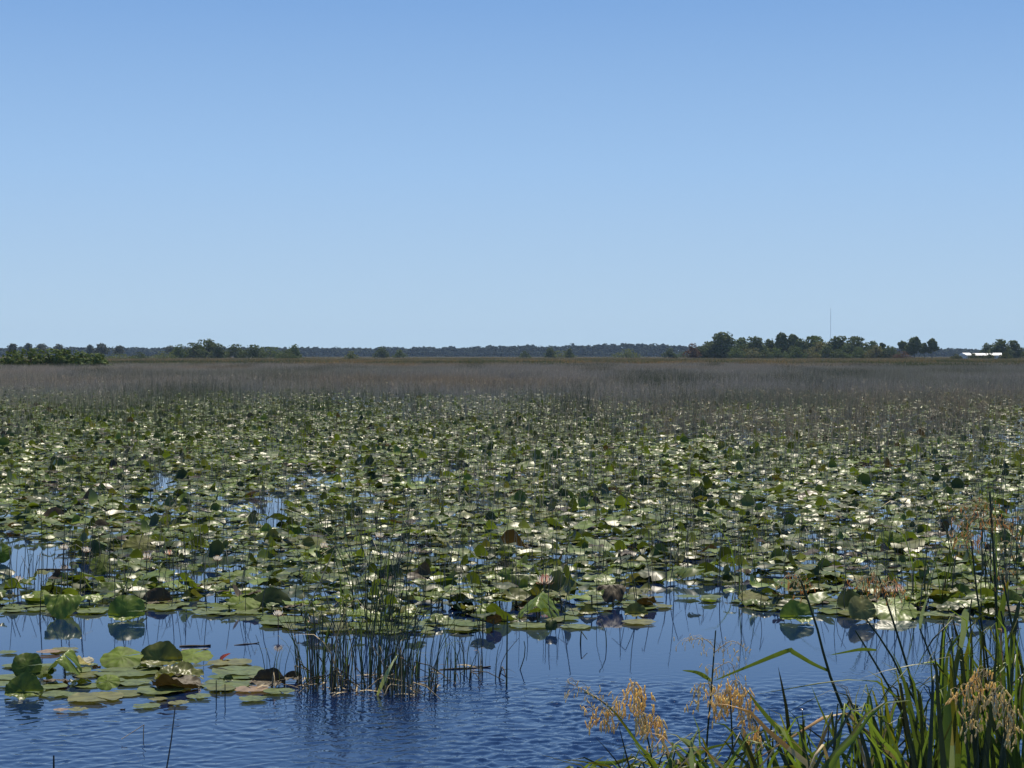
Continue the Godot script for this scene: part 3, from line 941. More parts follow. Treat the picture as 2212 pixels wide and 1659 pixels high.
func build_island() -> void:
	rng.seed = 131
	var n := 0
	for a in [
		# small raft of pads in the left pool
		["dark-backed domed pad with a lit green front, far left of the small raft", 19, 85, 1414, 1466, "dome", "mid"],
		["big green standing pad with pale torn lower rim at the left edge", -2, 84, 1464, 1512, "dome", "mid"],
		["domed pad with white glare on its lower half, left part of the small raft", 94, 168, 1421, 1464, "tent", "bright"],
		["cream dried pad curled up behind the glaring one on the small raft", 154, 200, 1420, 1444, "rolled", "cream"],
		["smooth clean bright green pad turned to us on the small raft", 205, 300, 1412, 1446, "face", "bright"],
		["tallest crinkled olive pad standing up on the small raft", 290, 388, 1396, 1443, "dome", "olive"],
		["flat light green pad right of the tallest crinkled one", 366, 452, 1414, 1434, "face", "bright"],
		["brown rolled pad with a yellow-green right rim on the small raft", 332, 434, 1450, 1474, "rolled", "olive"],
		["dark dried pad with raised ragged edges below the brown rolled one", 322, 432, 1472, 1492, "rolled", "brown"],
		["tilted pad half dark and half bright green at the front of the small raft", 201, 254, 1466, 1493, "face", "bright"],
		["low dark curled pad left of the half dark, half bright one", 145, 192, 1470, 1484, "back", "dark"],
		["second low dark curled pad, nearer the left edge of the small raft", 86, 144, 1470, 1483, "back", "brown"],
		["lit green tilted pad between the two dark domes at the left of the raft", 64, 110, 1446, 1466, "face", "mid"],
		["little dark upturned pad in the middle of the small raft", 90, 112, 1457, 1472, "back", "dark"],
		["thin dark pad edge shown at the foot of the tallest crinkled pad", 282, 350, 1441, 1453, "back", "dark"],
		["small dark pad in the shade right of the smooth bright one", 196, 216, 1440, 1450, "back", "brown"],
		["dark brown mound of a pad draped over a grass tussock", 535, 612, 1454, 1486, "dome", "brown"],
		["small brown pad scrap reaching from the dark mound to the reed clump", 606, 650, 1460, 1475, "dome", "brown"],
		["tiny dark upturned pad left of the dark mound", 480, 503, 1466, 1478, "dome", "dark"],
		["long yellowish floating pad along the front of the small raft", 147, 266, 1504, 1518, "flat", "yellow"],
		["pale floating pad left of the long yellowish one", 84, 152, 1495, 1510, "flat", "pale"],
		["wide grey-green floating pad before the tallest crinkled one", 205, 342, 1446, 1466, "flat", "pale"],
		["grey-green floating pad at the raft's middle front", 252, 330, 1468, 1486, "flat", "pale"],
		["floating pad right of the red curled leaf", 450, 544, 1430, 1440, "flat", "yellow"],
		["broad floating pad left behind the dark mound", 456, 574, 1448, 1462, "flat", "pale"],
		["floating pad in front of the dark mound", 436, 544, 1475, 1487, "flat", "pale"],
		["pinkish-brown floating pad under the dark mound", 506, 578, 1487, 1498, "flat", "pinkish"],
		["green floating pad alone right of the raft's front", 516, 578, 1507, 1521, "flat", "pale"],
		["small floating pad between two dark reed stems", 402, 456, 1504, 1513, "flat", "pale"],
		["floating pad touching the right front of the small raft", 296, 400, 1488, 1502, "flat", "pale"],
		["long thin floating pad below the raft, pale green", 288, 346, 1524, 1533, "flat", "pale"],
		["small brownish floating pad just above the long thin pale one", 322, 362, 1509, 1519, "flat", "yellow"],
		["yellow-brown floating pad farthest out in the rippled water", 146, 190, 1533, 1542, "flat", "yellow"],
		["narrow faded floating pad left of the farthest yellow-brown one", 116, 148, 1535, 1542, "flat", "pinkish"],
		["pinkish-brown floating pad behind the raft, left of two", 80, 130, 1408, 1417, "flat", "pinkish"],
		["yellowish-brown floating pad behind the raft, right of two", 110, 168, 1402, 1410, "flat", "yellow"],
		["grey floating pad at the left edge behind the small raft", -4, 38, 1408, 1416, "flat", "pale"],
		["small yellow floating pad right of the long thin pale one", 362, 408, 1519, 1527, "flat", "yellow"],
		# front of the bed, left
		["tented pad with a brilliant white ridge at the left front of the bed", 90, 170, 1290, 1336, "ridge", "bright"],
		["dark pad tilted up behind the white-ridged one", 82, 134, 1263, 1298, "back", "dark"],
		["bright green pad lying left of the dark tilted one", 46, 106, 1283, 1309, "face", "bright"],
		["large lit pad held high facing us behind the left pool", 258, 330, 1161, 1204, "face", "olive"],
		["dark domed pad left of the large lit one behind the pool", 162, 226, 1170, 1211, "dome", "dark"],
		["green pad with a grey lobe below the dark dome behind the pool", 188, 246, 1203, 1242, "face", "mid"],
		["round bright green pad cut off by the left edge of the view", -24, 22, 1177, 1218, "face", "bright"],
		["big wrinkled green pad with white glare in the left front of the bed", 225, 308, 1288, 1342, "dome", "bright"],
		["pad with a white shining rim behind the big wrinkled one", 206, 282, 1262, 1288, "ridge", "mid"],
		["brown-backed domed pad right of the big wrinkled one", 304, 368, 1276, 1309, "dome", "brown"],
		["clean green pad facing us above the brown-backed one", 280, 338, 1248, 1282, "face", "bright"],
		["pale green crumpled pad at the bed's edge left of the reed clump", 486, 560, 1290, 1322, "face", "bright"],
		# centre
		["round pad shining white like a mirror in the middle of the bed", 1074, 1116, 1230, 1265, "face", "bright"],
		["large tented pad half dark, half white glare, left of the pink lily", 1102, 1180, 1246, 1288, "ridge", "mid"],
		["clean green pad standing up behind the pink lily", 1152, 1204, 1236, 1266, "face", "bright"],
		["large bright green pad with a dark back at the front of the middle", 1120, 1210, 1296, 1340, "tent", "bright"],
		["brown curled pad rolled into a bowl at the front edge of the bed", 1050, 1084, 1322, 1358, "back", "brown"],
		["small dark drooping pad hanging over the open water", 1178, 1206, 1341, 1368, "dome", "dark"],
		["green pad with a shining white far rim left of the brown bowl", 1028, 1080, 1310, 1342, "face", "bright"],
		["wide low olive pad right of the large bright one", 1250, 1292, 1315, 1331, "dome", "olive"],
		["dark ridge of a pad behind the middle of the bed, left peak", 1040, 1082, 1185, 1220, "ridge", "dark"],
		["dark ridge of a pad behind the middle of the bed, right peak", 1072, 1114, 1180, 1220, "ridge", "mid"],
		["pad with white glare sloping left, at the right of the middle", 1284, 1330, 1246, 1266, "face", "bright"],
		["large brown-green pad folded up behind the olive floating one", 1290, 1352, 1268, 1312, "ridge", "brown"],
		["small olive pad tipped up at the water's edge right of the middle", 1350, 1400, 1310, 1336, "dome", "olive"],
		["brown pad scrap lying on the floating pads right of the middle", 1376, 1420, 1290, 1314, "back", "brown"],
		["pale floating pad alone in the pool below the olive tipped one", 1342, 1416, 1340, 1354, "flat", "yellow"],
		["thin floating pad in the pool under the small dark drooping one", 1210, 1276, 1348, 1364, "flat", "pale"],
		["wide floating pad of the bed's edge right of the brown bowl", 1100, 1190, 1346, 1362, "flat", "pale"],
		# right
		["large hooded pad with dark top and white glare, alone in the pool's right", 1690, 1764, 1303, 1346, "dome", "bright"],
		["brownish crinkled pad at the left of the right-hand group", 1828, 1896, 1290, 1344, "dome", "yellow"],
		["broad green pad with a white lily behind it in the right-hand group", 1890, 1992, 1304, 1342, "face", "bright"],
		["brown floating pad right of the large hooded pad", 1762, 1808, 1300, 1306, "flat", "brown"],
		["green low pad left of the large hooded pad", 1600, 1664, 1282, 1306, "face", "olive"],
		["dark upright pad behind the large hooded pad", 1728, 1776, 1240, 1270, "back", "dark"],
		["white glaring pad between the reeds at the far right", 2018, 2062, 1290, 1308, "face", "bright"],
		["pad held high with a bright lit edge behind the right-hand group", 1900, 1960, 1150, 1196, "face", "bright"]]:
		own_pad(a[0], a[1], a[2], a[3], a[4], a[5], a[6], n)
		n += 1
	# small floating pads that fill the raft
	var raft := []
	for k in 22:
		var px := rr(-8, 350) if k < 16 else rr(440, 640)
		var py := rr(1438, 1508) if k < 16 else rr(1446, 1500)
		var w := rr(0.055, 0.10)
		var tone: String = pick(["pale", "pale", "mid", "olive", "pale"])
		var o2 := lily(on_water(px, py), w, 0.006 + 0.0006 * k, rr(-0.02, 0.02), rr(0, TAU), rr(0, TAU), leaf_mesh(leaf_params("flat", 300 + k), 5, 24), tone)
		raft.append([o2, "small %s floating pad filling the %s" % [{"pale": "pale green", "mid": "green", "olive": "olive"}[tone], "left raft" if k < 16 else "gap before the reed clump"], px])
	name_rows(raft, "lily pad", "small floating pads of the left raft")
	# a red leaf rolled to a point
	var st := begin()
	var q := on_water(486, 1430)
	blade(st, curve([Vector3(-0.03, 0.0, 0.02), Vector3(-0.01, 0.035, 0), Vector3(0.05, 0.075, -0.02)], 6), 0.06, Vector3(1, 0.4, 0.6).normalized(), 0.8, 0.4)
	var o := base("red_leaf", q)
	o.scale = Vector3.ONE * 0.65
	part("leaf", done(st), M.leaf_red, o)
	st = begin()
	blade(st, curve([Vector3(-0.03, 0.004, 0.03), Vector3(0.02, 0.012, 0.03), Vector3(0.07, 0.01, 0.02)], 5), 0.07, Vector3(0, 0.3, 1), 0.3, 0.5)
	part("leaf", done(st), M.leaf_brown, o)
	tag(o, "small red curled leaf standing on the water right of the raft", "leaf")

func flower_meshes() -> Array:
	var pt := begin()
	blade(pt, curve([Vector3(0, 0, 0.006), Vector3(0, 0.018, 0.034), Vector3(0, 0.052, 0.052)], 5), 0.026, Vector3.RIGHT, 0.35, 0.5)
	var ps := begin()
	blade(ps, curve([Vector3(0, 0.002, 0.008), Vector3(0, 0.024, 0.022), Vector3(0, 0.062, 0.018)], 5), 0.022, Vector3.RIGHT, 0.35, 0.5)
	var sp := begin()
	blade(sp, curve([Vector3(0, -0.004, 0.006), Vector3(0, 0.002, 0.04), Vector3(0, 0.016, 0.062)], 5), 0.028, Vector3.RIGHT, 0.25, 0.5)
	var ce := begin()
	for i in 9:
		var a := TAU * i / 9
		tube(ce, [Vector3(0, 0.004, 0), Vector3(cos(a) * 0.008, 0.026, sin(a) * 0.008)], 0.003, 0.002, 4)
	return [done(pt), done(ps), done(sp), done(ce)]

func build_flowers() -> void:
	rng.seed = 151
	var f := flower_meshes()
	for a in [
		["cream water lily over the left pool, upper left of a pair", 139, 1204, 1.0, 0], ["white water lily over the left pool, lower right of a pair", 186, 1216, 1.0, 0], ["wide white water lily below the large lit pad", 316, 1232, 1.1, 0],
		["pinkish water lily right of the wide white one", 366, 1224, 0.9, 1], ["white water lily on a red base at the far left", 39, 1281, 1.1, 0], ["broad white water lily in front of the reed clump's left side", 681, 1362, 1.2, 0],
		["small white water lily bud at the bed's edge left of the reed clump", 601, 1362, 0.8, 0], ["large pink and white water lily in the middle of the bed", 1177, 1288, 1.5, 1], ["pinkish white water lily over the broad right-hand pad", 1940, 1300, 1.2, 1],
		["small white water lily beside the pinkish one on the right", 1922, 1304, 1.0, 0], ["pale pink water lily among the far right reeds", 2079, 1312, 0.9, 1], ["small cream water lily above the gap left of the reed clump", 470, 1236, 0.9, 0],
		["white water lily deep in the bed left of centre", 820, 1176, 1.0, 0], ["cream water lily by the tall reed tops at the centre left", 700, 1208, 0.9, 0], ["white water lily between the dark ridge pads and the mirror-bright pad", 1052, 1206, 0.9, 0],
		["little white water lily in the bed right of centre", 1420, 1212, 0.9, 0], ["white water lily near the dark upright pad on the right", 1700, 1232, 0.9, 0], ["white water lily deep in the bed at the right", 1812, 1130, 1.0, 0]]:
		var q := on_water(a[1], a[2])
		var up := rr(0.05, 0.11)
		var o := base("water_lily", q + Vector3(0, up, 0), rr(0, TAU))
		o.scale = Vector3.ONE * a[3] * 0.8
		var pm: Material = M.petal if a[4] == 0 else M.petal_pink
		for i in 8:
			var p := part("petal", f[0], M.petal, o)
			p.rotation = Vector3(rr(-0.1, 0.1), TAU * i / 8 + rr(-0.1, 0.1), 0)
		for i in 6:
			var p := part("petal", f[1], pm, o)
			p.rotation = Vector3(0, TAU * i / 6 + 0.3, 0)
		for i in 4:
			var p := part("sepal", f[2], M.sepal, o)
			p.rotation = Vector3(0, TAU * i / 4, 0)
		part("stamens", f[3], M.stamen, o)
		var st := begin()
		tube(st, [Vector3(0, -up - 0.1, 0), Vector3(0.005, -up * 0.5, 0), Vector3(0, 0.004, 0)], 0.005, 0.005, 5)
		part("stalk", done(st), M.sepal, o)
		tag(o, a[0], "water lily")

# ---------------------------------------------------------------- single stems
func stem_thing(called: String, label: String, cat: String, grp: String, q: Vector3, top: Vector3, r: float, m: Material, bend := 0.0, broken := false) -> Node3D:
	var o := base(called, q)
	var t := top - q
	var st := begin()
	var mid := t * 0.5 + Vector3(bend, 0, bend * 0.4)
	tube(st, curve([-t * 0.12 - Vector3(0, 0.08, 0), mid, t], 6), r, r * 0.6, 5)
	if broken:
		tube(st, [t, t + Vector3(rr(-0.12, 0.12), -rr(0.02, 0.10), rr(-0.05, 0.05))], r * 0.6, r * 0.4, 4)
	part("stem", done(st), m, o)
	tag(o, label, cat, grp)
	return o

func build_rushes() -> void:
	rng.seed = 171
	var grp := "thin dead stems standing in the left pool"
	for a in [[22, 1262, 1150], [48, 1246, 1128], [62, 1250, 1156], [84, 1330, 1090], [96, 1260, 1140], [128, 1330, 1175], [136, 1240, 1120], [146, 1286, 1150], [158, 1256, 1146], [172, 1300, 1122], [8, 1280, 1215], [112, 1275, 1180], [205, 1232, 1130], [236, 1246, 1140], [262, 1204, 1110], [30, 1308, 1240]]:
		var pale := rng.randf() < 0.4
		pool_stems.append([stem_thing("dead_stem", "", "", grp, on_water(a[0], a[1]), at(a[0] + rr(-14, 14), a[2], -on_water(a[0], a[1]).z), 0.004, M.rush_dead if pale else M.rush, rr(-0.03, 0.03), rng.randf() < 0.3), "greyish" if pale else "dark", a[0]])
	grp = "thin stems along the front edge of the lily bed"
	for i in 78:
		var px := rr(0, 2212)
		if px > 640 and px < 930: continue
		var q := on_water(px, bed_front(px) - rr(-6, 60))
		var tall := rr(0.18, 0.52)
		var pale := rng.randf() > 0.65
		front_stems.append([stem_thing("rush_stem", "", "", grp, q, q + Vector3(rr(-0.08, 0.08), tall, rr(-0.05, 0.05)), rr(0.0025, 0.0045), M.rush_dead if pale else M.rush, rr(-0.04, 0.04), rng.randf() < 0.35), ("tall " if tall > 0.38 else "short ") + ("greyish" if pale else "dark"), px])
	# singles
	stem_thing("rush_stem", "straight dark stem alone in the pool right of the reed clump", "stem", "", on_water(1094, 1482), at(1096, 1330, 9.8), 0.006, M.rush)
	stem_thing("rush_stem", "curved dark stem right of the lone straight one", "stem", "", on_water(1112, 1446), at(1132, 1385, 10.3), 0.004, M.rush, 0.03)
	stem_thing("rush_stem", "short dark stem left of a pair before the raft's right end", "stem", "", on_water(467, 1510), at(467, 1470, 9.4), 0.004, M.rush)
	stem_thing("rush_stem", "short dark stem right of a pair before the raft's right end", "stem", "", on_water(486, 1512), at(486, 1478, 9.4), 0.004, M.rush)
	stem_thing("dead_stem", "pale crooked stick leaning in the rippled water at the left", "stick", "", on_water(352, 1668), at(378, 1530, 7.8), 0.0045, M.rush_dead, 0.01)
	stem_thing("dead_stem", "short dark peg standing in the water at the bottom left", "stick", "", on_water(116, 1668), at(116, 1632, 7.8), 0.006, M.twig)
	stem_thing("dead_stem", "small pale forked stick in the ripples left of the crooked one", "stick", "", on_water(309, 1592), at(311, 1566, 8.4), 0.003, M.straw, 0.0, true)
	stem_thing("rush_stem", "dark stem with a crossed shadow standing in the right pool", "stem", "", on_water(1253, 1388), at(1256, 1364, 11.2), 0.006, M.rush, 0.0, true)
	stem_thing("rush_stem", "short bent dark stem in the pool right of the middle", "stem", "", on_water(1308, 1394), at(1294, 1336, 11.2), 0.004, M.rush, 0.02)
	stem_thing("dead_stem", "long pale dead reed leaning over the lilies behind the reed clump", "reed", "", on_water(640, 1345), at(726, 1178, 12.4), 0.006, M.straw, 0.02, true)
	stem_thing("dead_stem", "pale tall reed standing alone among the lilies at the centre", "reed", "", on_water(962, 1236), at(1004, 1060, 15.0), 0.006, M.straw, 0.01, true)
	# floating sticks
	for a in [["dark floating stick in the small pool at the left edge", 80, 1231, 160, 1231, 0.011], ["dark short stick floating in the pool behind the raft", 388, 1397, 455, 1396, 0.010], ["pale stick lying just under the dark floating one behind the raft", 392, 1404, 450, 1403, 0.005], ["thin stick floating in the pool left of the reed clump", 506, 1394, 560, 1390, 0.005], ["dark stick lying on the water right of the reed clump", 950, 1447, 1060, 1442, 0.007], ["dark broken branch afloat among the lilies at the middle right", 1185, 1256, 1260, 1262, 0.012], ["tiny dark twig afloat in front of the left raft", 260, 1533, 270, 1534, 0.005]]:
		var q := on_water(a[1], a[2])
		var e := on_water(a[3], a[4])
		var st := begin()
		tube(st, curve([Vector3(0, -0.002, 0), (e - q) * 0.4 + Vector3(0, 0.003, 0.005), (e - q) * 0.75 + Vector3(0, 0.001, -0.004), e - q + Vector3(0, 0.006, 0)], 8), a[5], a[5] * 0.6, 6)
		var o := base("floating_stick", q)
		part("stick", done(st), M.twig if not "pale" in a[0] else M.straw, o)
		tag(o, a[0], "stick")

# ---------------------------------------------------------------- reed clumps
func clump(label: String, x0: float, x1: float, y0: float, y1: float, n: int, h0: float, h1: float, lean: float, green := 0.6) -> Node3D:
	var c := on_water((x0 + x1) * 0.5, (y0 + y1) * 0.5)
	var o := base("reed_clump", c)
	for i in n:
		var px := (x0 + x1) * 0.5 + clampf(rng.randfn() * 0.3, -0.5, 0.5) * (x1 - x0)
		var q := on_water(px, rr(y0, y1)) - c
		var h := rr(h0, h1)
		var out := clampf((px - (x0 + x1) * 0.5) / (x1 - x0), -0.5, 0.5)
		var l := Vector3((lean + out * 0.35 + rng.randfn() * 0.21) * h, 0, rr(-0.12, 0.12) * h)
		var st := begin()
		var m: Material
		if rng.randf() < 0.62:
			tube(st, curve([q - Vector3(0, 0.15, 0), q + l * 0.35 + Vector3(0, h * 0.5, 0), q + l + Vector3(0, h, 0)], 7), rr(0.0032, 0.0055), 0.0012, 5)
			m = M.rush if rng.randf() < green else (M.reed_green if rng.randf() < 0.5 else M.rush_dead)
			part("stem", done(st), m, o)
			if rng.randf() < 0.24:
				# a snapped stem whose upper half hangs to the water
				var e := q + Vector3(rr(-0.16, 0.2), 0.0, rr(-0.05, 0.12))
				var k := q + l * 0.3 + Vector3(0, h * rr(0.15, 0.4), 0)
				st = begin()
				tube(st, [q - Vector3(0, 0.1, 0), k], 0.004, 0.0035, 5)
				tube(st, [k, (k + e) * 0.5 + Vector3(0, 0.02, 0), e], 0.0035, 0.002, 5)
				part("snapped_stem", done(st), M.straw if rng.randf() < 0.3 else M.leaf_brown, o)
		else:
			var droop := rr(0.0, 0.3) * h
			blade(st, curve([q - Vector3(0, 0.15, 0), q + l * 0.4 + Vector3(0, h * 0.6, 0), q + l * 1.1 + Vector3(0, h * 0.95, 0), q + l * 2.0 + Vector3(0, h - droop, 0)], 9), rr(0.008, 0.014), Vector3(rr(-1, 1), 0, 1).normalized())
			m = pick([M.reed_green, M.reed_dark, M.reed_dark, M.reed_bright, M.straw if rng.randf() < 0.5 else M.reed_green])
			part("blade", done(st), m, o)
	for i in n / 3:
		# broken bits lying on the water
		var q := on_water(rr(x0 - 10, x1 + 10), rr(y0, y1)) - c
		var a := rr(0, TAU)
		var l := rr(0.05, 0.16)
		var st := begin()
		blade(st, curve([q + Vector3(0, 0.004, 0), q + Vector3(cos(a) * l * 0.5, rr(0.006, 0.03), sin(a) * l * 0.4), q + Vector3(cos(a) * l, 0.004, sin(a) * l * 0.8)], 4), rr(0.007, 0.014), Vector3(-sin(a), 0.4, cos(a)).normalized(), 0.3, 0.4)
		part("fallen_blade", done(st), pick([M.leaf_brown, M.twig, M.straw]), o)
	tag(o, label, "reeds", "reed clumps in the pool")
	return o

func build_clumps() -> void:
	rng.seed = 191
	clump("left third of the dense reed clump standing in the pool's middle", 648, 745, 1462, 1496, 60, 0.16, 0.54, 0.02)
	clump("middle third of the dense reed clump, its stems the tallest", 740, 850, 1452, 1500, 60, 0.16, 0.58, 0.05)
	clump("right third of the dense reed clump with leaning stems", 830, 935, 1456, 1508, 54, 0.16, 0.48, 0.10)
	clump("tall dark reeds rising out of the lilies behind the dense clump", 735, 880, 1330, 1380, 34, 0.45, 0.82, 0.02, 0.75)
	clump("thin short tussock growing from the dark mound of a pad", 572, 612, 1470, 1494, 9, 0.12, 0.27, 0.0, 0.8)
	clump("sparse bent stems trailing right of the dense clump, nearer part", 930, 1010, 1440, 1478, 16, 0.12, 0.34, 0.10, 0.5)
	clump("sparse bent stems trailing right of the dense clump, farther part", 1000, 1080, 1432, 1470, 14, 0.10, 0.28, 0.05, 0.5)
	clump("thin dark reeds rising behind the right-hand pad group", 1880, 2060, 1290, 1330, 40, 0.35, 0.8, -0.02, 0.7)
	clump("dark reeds standing in the bed at the right edge of the view", 2060, 2230, 1220, 1300, 54, 0.45, 1.0, 0.0, 0.75)
	clump("scattered stems standing left of the large hooded pad", 1560, 1700, 1240, 1310, 16, 0.3, 0.6, 0.02, 0.5)
	clump("scattered stems standing in the bed behind the pink lily", 1100, 1300, 1200, 1260, 14, 0.25, 0.5, 0.0, 0.5)
	# straw blade and dark small bits caught among the reeds
	var q := on_water(815, 1502)
	var st := begin()
	blade(st, curve([Vector3.ZERO, at(836, 1455, 9.5) - q, at(860, 1412, 9.6) - q], 6), 0.022, Vector3(1, 0, 0.3).normalized(), 0.3, 0.4)
	var o := part("straw_blade", done(st), M.reed_pale, self)
	o.position = q
	tag(o, "pale yellow blade leaning against the front of the dense reed clump", "reed blade")

# ---------------------------------------------------------------- grasses on the near bank
func path(list: Array, d0: float, d1: float) -> Array:
	var out := []
	for i in list.size():
		var t := float(i) / maxi(list.size() - 1, 1)
		out.append(at(list[i][0], list[i][1], lerpf(d0, d1, t)))
	return out

var spikelet_mesh: ArrayMesh

# a drooping head of spikelets along the given path
func seed_head(o: Node3D, pts: Array, count: int, size: float, m: Material, hang: float, spread: float) -> void:
	var st := begin()
	var c := curve(pts, 14)
	tube(st, c, 0.0016, 0.0008, 4)
	var tips := []
	for i in count:
		var t := rng.randf()
		var p: Vector3 = c[int(t * 14.0)]
		var e := p + Vector3(rr(-1, 1) * spread, rr(-0.3, 0.6) * spread - hang * rng.randf(), rr(-0.5, 0.5) * spread)
		if i % 2 == 0:
			tube(st, curve([p, (p + e) * 0.5 + Vector3(0, spread * 0.3, 0), e], 3), 0.0008, 0.0006, 3)
		tips.append(e)
	var head := part("seed_head", done(st), M.straw, o)
	for e in tips:
		var s := part("spikelet", spikelet_mesh, m if rng.randf() < 0.75 else M.seed_pale, head)
		s.transform = Transform3D(Basis(Vector3.UP, rr(0, TAU)) * Basis(Vector3.RIGHT, rr(-0.7, 0.7)) * Basis.from_scale(Vector3(1, rr(0.7, 1.3), 1) * size), e)

func stem_of(o: Node3D, pts: Array, r: float, m: Material) -> void:
	var st := begin()
	tube(st, curve(pts, 12), r, r * 0.45, 6)
	part("stem", done(st), m, o)

func leaf_of(o: Node3D, pts: Array, w: float, m: Material, side := Vector3.ZERO, broad := 0.35, steps := 12) -> void:
	var st := begin()
	if side == Vector3.ZERO: side = Vector3(1, rr(-0.2, 0.2), rr(0.1, 0.7)).normalized()
	blade(st, curve(pts, steps), w, side, 0.3, broad)
	part("leaf", done(st), m, o)

# shift everything so that the thing's origin is at its foot
func rooted(called: String, label: String, foot: Vector3) -> Node3D:
	var o := base(called, foot)
	tag(o, label, "grass", "tall grasses on the near bank")
	return o

func rel(pts: Array, o: Node3D) -> Array:
	return pts.map(func(p): return p - o.position)

func foot(px: float, d: float) -> Vector3:
	var p := at(px, 1700, d)
	return Vector3(p.x, -0.12, p.z)

func build_foreground() -> void:
	rng.seed = 211
	var sp := begin()
	tube(sp, [Vector3(0, 0, 0), Vector3(0, -0.35, 0.05), Vector3(0, -0.75, 0.02), Vector3(0, -1.0, 0)], 0.11, 0.15, 4)
	tube(sp, [Vector3(0, -1.0, 0), Vector3(0, -1.35, 0.02)], 0.145, 0.01, 4)
	spikelet_mesh = done(sp)
	var d := 6.3
	# 1: grass with a fading fan-shaped head, farthest left
	var o := rooted("bank_grass", "leaning grass with a thin pale fan head, leftmost of the bank grasses", foot(1450, d))
	var f := Vector3.ZERO
	stem_of(o, [f] + rel(path([[1410, 1659], [1350, 1565], [1310, 1522], [1262, 1494]], d, d), o), 0.0045, M.reed_green)
	leaf_of(o, [f] + rel(path([[1420, 1659], [1380, 1610], [1344, 1560], [1308, 1515]], d, d - 0.1), o), 0.02, M.reed_green)
	leaf_of(o, [f] + rel(path([[1330, 1664], [1280, 1648], [1216, 1640]], d, d - 0.1), o), 0.018, M.reed_green, Vector3(0.2, 1, 0.5))
	leaf_of(o, [f] + rel(path([[1345, 1664], [1312, 1620], [1285, 1592]], d, d), o), 0.014, M.reed_dark)
	seed_head(o, rel(path([[1312, 1522], [1268, 1494], [1222, 1472]], d, d - 0.1), o), 40, 0.014, M.seed_pale, 0.03, 0.06)
	seed_head(o, rel(path([[1330, 1545], [1296, 1528], [1262, 1545]], d, d), o), 46, 0.022, M.seed_orange, 0.05, 0.035)
	# 2: orange head drooping to both sides
	o = rooted("bank_grass", "grass with an orange head drooping to both sides, second from the left", foot(1420, d + 0.2))
	stem_of(o, [f] + rel(path([[1412, 1659], [1397, 1585], [1388, 1520], [1380, 1486]], d + 0.2, d + 0.2), o), 0.005, M.reed_dark)
	seed_head(o, rel(path([[1390, 1530], [1378, 1478], [1352, 1500], [1340, 1530]], d + 0.2, d), o), 80, 0.024, M.seed_orange, 0.05, 0.04)
	seed_head(o, rel(path([[1396, 1550], [1412, 1545], [1420, 1590]], d + 0.2, d + 0.1), o), 60, 0.024, M.seed_orange, 0.06, 0.035)
	seed_head(o, rel(path([[1388, 1520], [1384, 1545], [1390, 1568]], d + 0.2, d + 0.1), o), 26, 0.022, M.seed_pale, 0.04, 0.02)
	leaf_of(o, [f] + rel(path([[1360, 1659], [1345, 1600], [1335, 1560]], d, d), o), 0.013, M.reed_dark)
	# 3: broken pale blade and dark hooked blade
	o = rooted("bank_grass", "grass with a snapped pale green blade and a hooked dark one", foot(1495, d - 0.2))
	leaf_of(o, [f] + rel(path([[1496, 1659], [1492, 1612], [1500, 1590], [1511, 1570]], d - 0.2, d - 0.2), o), 0.026, M.reed_pale, Vector3(1, 0, 0.2), 0.6)
	leaf_of(o, rel(path([[1497, 1612], [1484, 1600], [1468, 1594]], d - 0.2, d - 0.2), o), 0.016, M.reed_pale, Vector3(0.3, 1, 0.2))
	leaf_of(o, rel(path([[1494, 1608], [1506, 1622], [1513, 1632]], d - 0.2, d - 0.2), o), 0.014, M.reed_pale, Vector3(0.3, 1, 0.2))
	leaf_of(o, [f] + rel(path([[1448, 1659], [1450, 1625], [1462, 1602], [1474, 1596]], d - 0.2, d - 0.1), o), 0.030, M.reed_green)
	leaf_of(o, [f] + rel(path([[1512, 1659], [1512, 1600], [1506, 1556], [1497, 1545]], d, d), o), 0.018, M.reed_bright)
	# 4: upright grass with a thin airy head high up
	o = rooted("bank_grass", "upright grass with an airy head and a short leaf bent left", foot(1525, d + 0.3))
	stem_of(o, [f] + rel(path([[1524, 1659], [1534, 1520], [1538, 1469], [1546, 1362]], d + 0.3, d + 0.3), o), 0.0055, M.reed_dark)
	leaf_of(o, rel(path([[1538, 1472], [1508, 1453], [1474, 1448]], d + 0.3, d + 0.2), o), 0.016, M.reed_green, Vector3(0.2, 1, 0.4))
	seed_head(o, rel(path([[1544, 1400], [1520, 1380], [1480, 1385]], d + 0.3, d + 0.3), o), 22, 0.012, M.seed_pale, 0.03, 0.06)
	seed_head(o, rel(path([[1543, 1410], [1580, 1385], [1612, 1402]], d + 0.3, d + 0.3), o), 24, 0.013, M.seed_pale, 0.05, 0.06)
	seed_head(o, rel(path([[1540, 1450], [1575, 1430], [1590, 1460]], d + 0.3, d + 0.3), o), 26, 0.016, M.seed_pale, 0.05, 0.05)
	seed_head(o, rel(path([[1538, 1478], [1512, 1480], [1494, 1520]], d + 0.3, d + 0.3), o), 30, 0.020, M.seed_pale, 0.04, 0.03)
	# 5: heavy orange head hanging right
	o = rooted("bank_grass", "grass with a heavy golden head hanging to the right, middle of the bank", foot(1584, d + 0.1))
	stem_of(o, [f] + rel(path([[1584, 1659], [1581, 1580], [1578, 1520], [1574, 1480]], d + 0.1, d + 0.1), o), 0.0055, M.reed_dark)
	seed_head(o, rel(path([[1576, 1490], [1590, 1468], [1606, 1490], [1618, 1540], [1624, 1585]], d + 0.1, d), o), 110, 0.024, M.seed_orange, 0.07, 0.035)
	seed_head(o, rel(path([[1577, 1500], [1562, 1490], [1556, 1516]], d + 0.1, d), o), 50, 0.024, M.seed_orange, 0.05, 0.035)
	seed_head(o, rel(path([[1538, 1480], [1548, 1495], [1540, 1530]], d + 0.1, d), o), 34, 0.020, M.seed_orange, 0.05, 0.03)
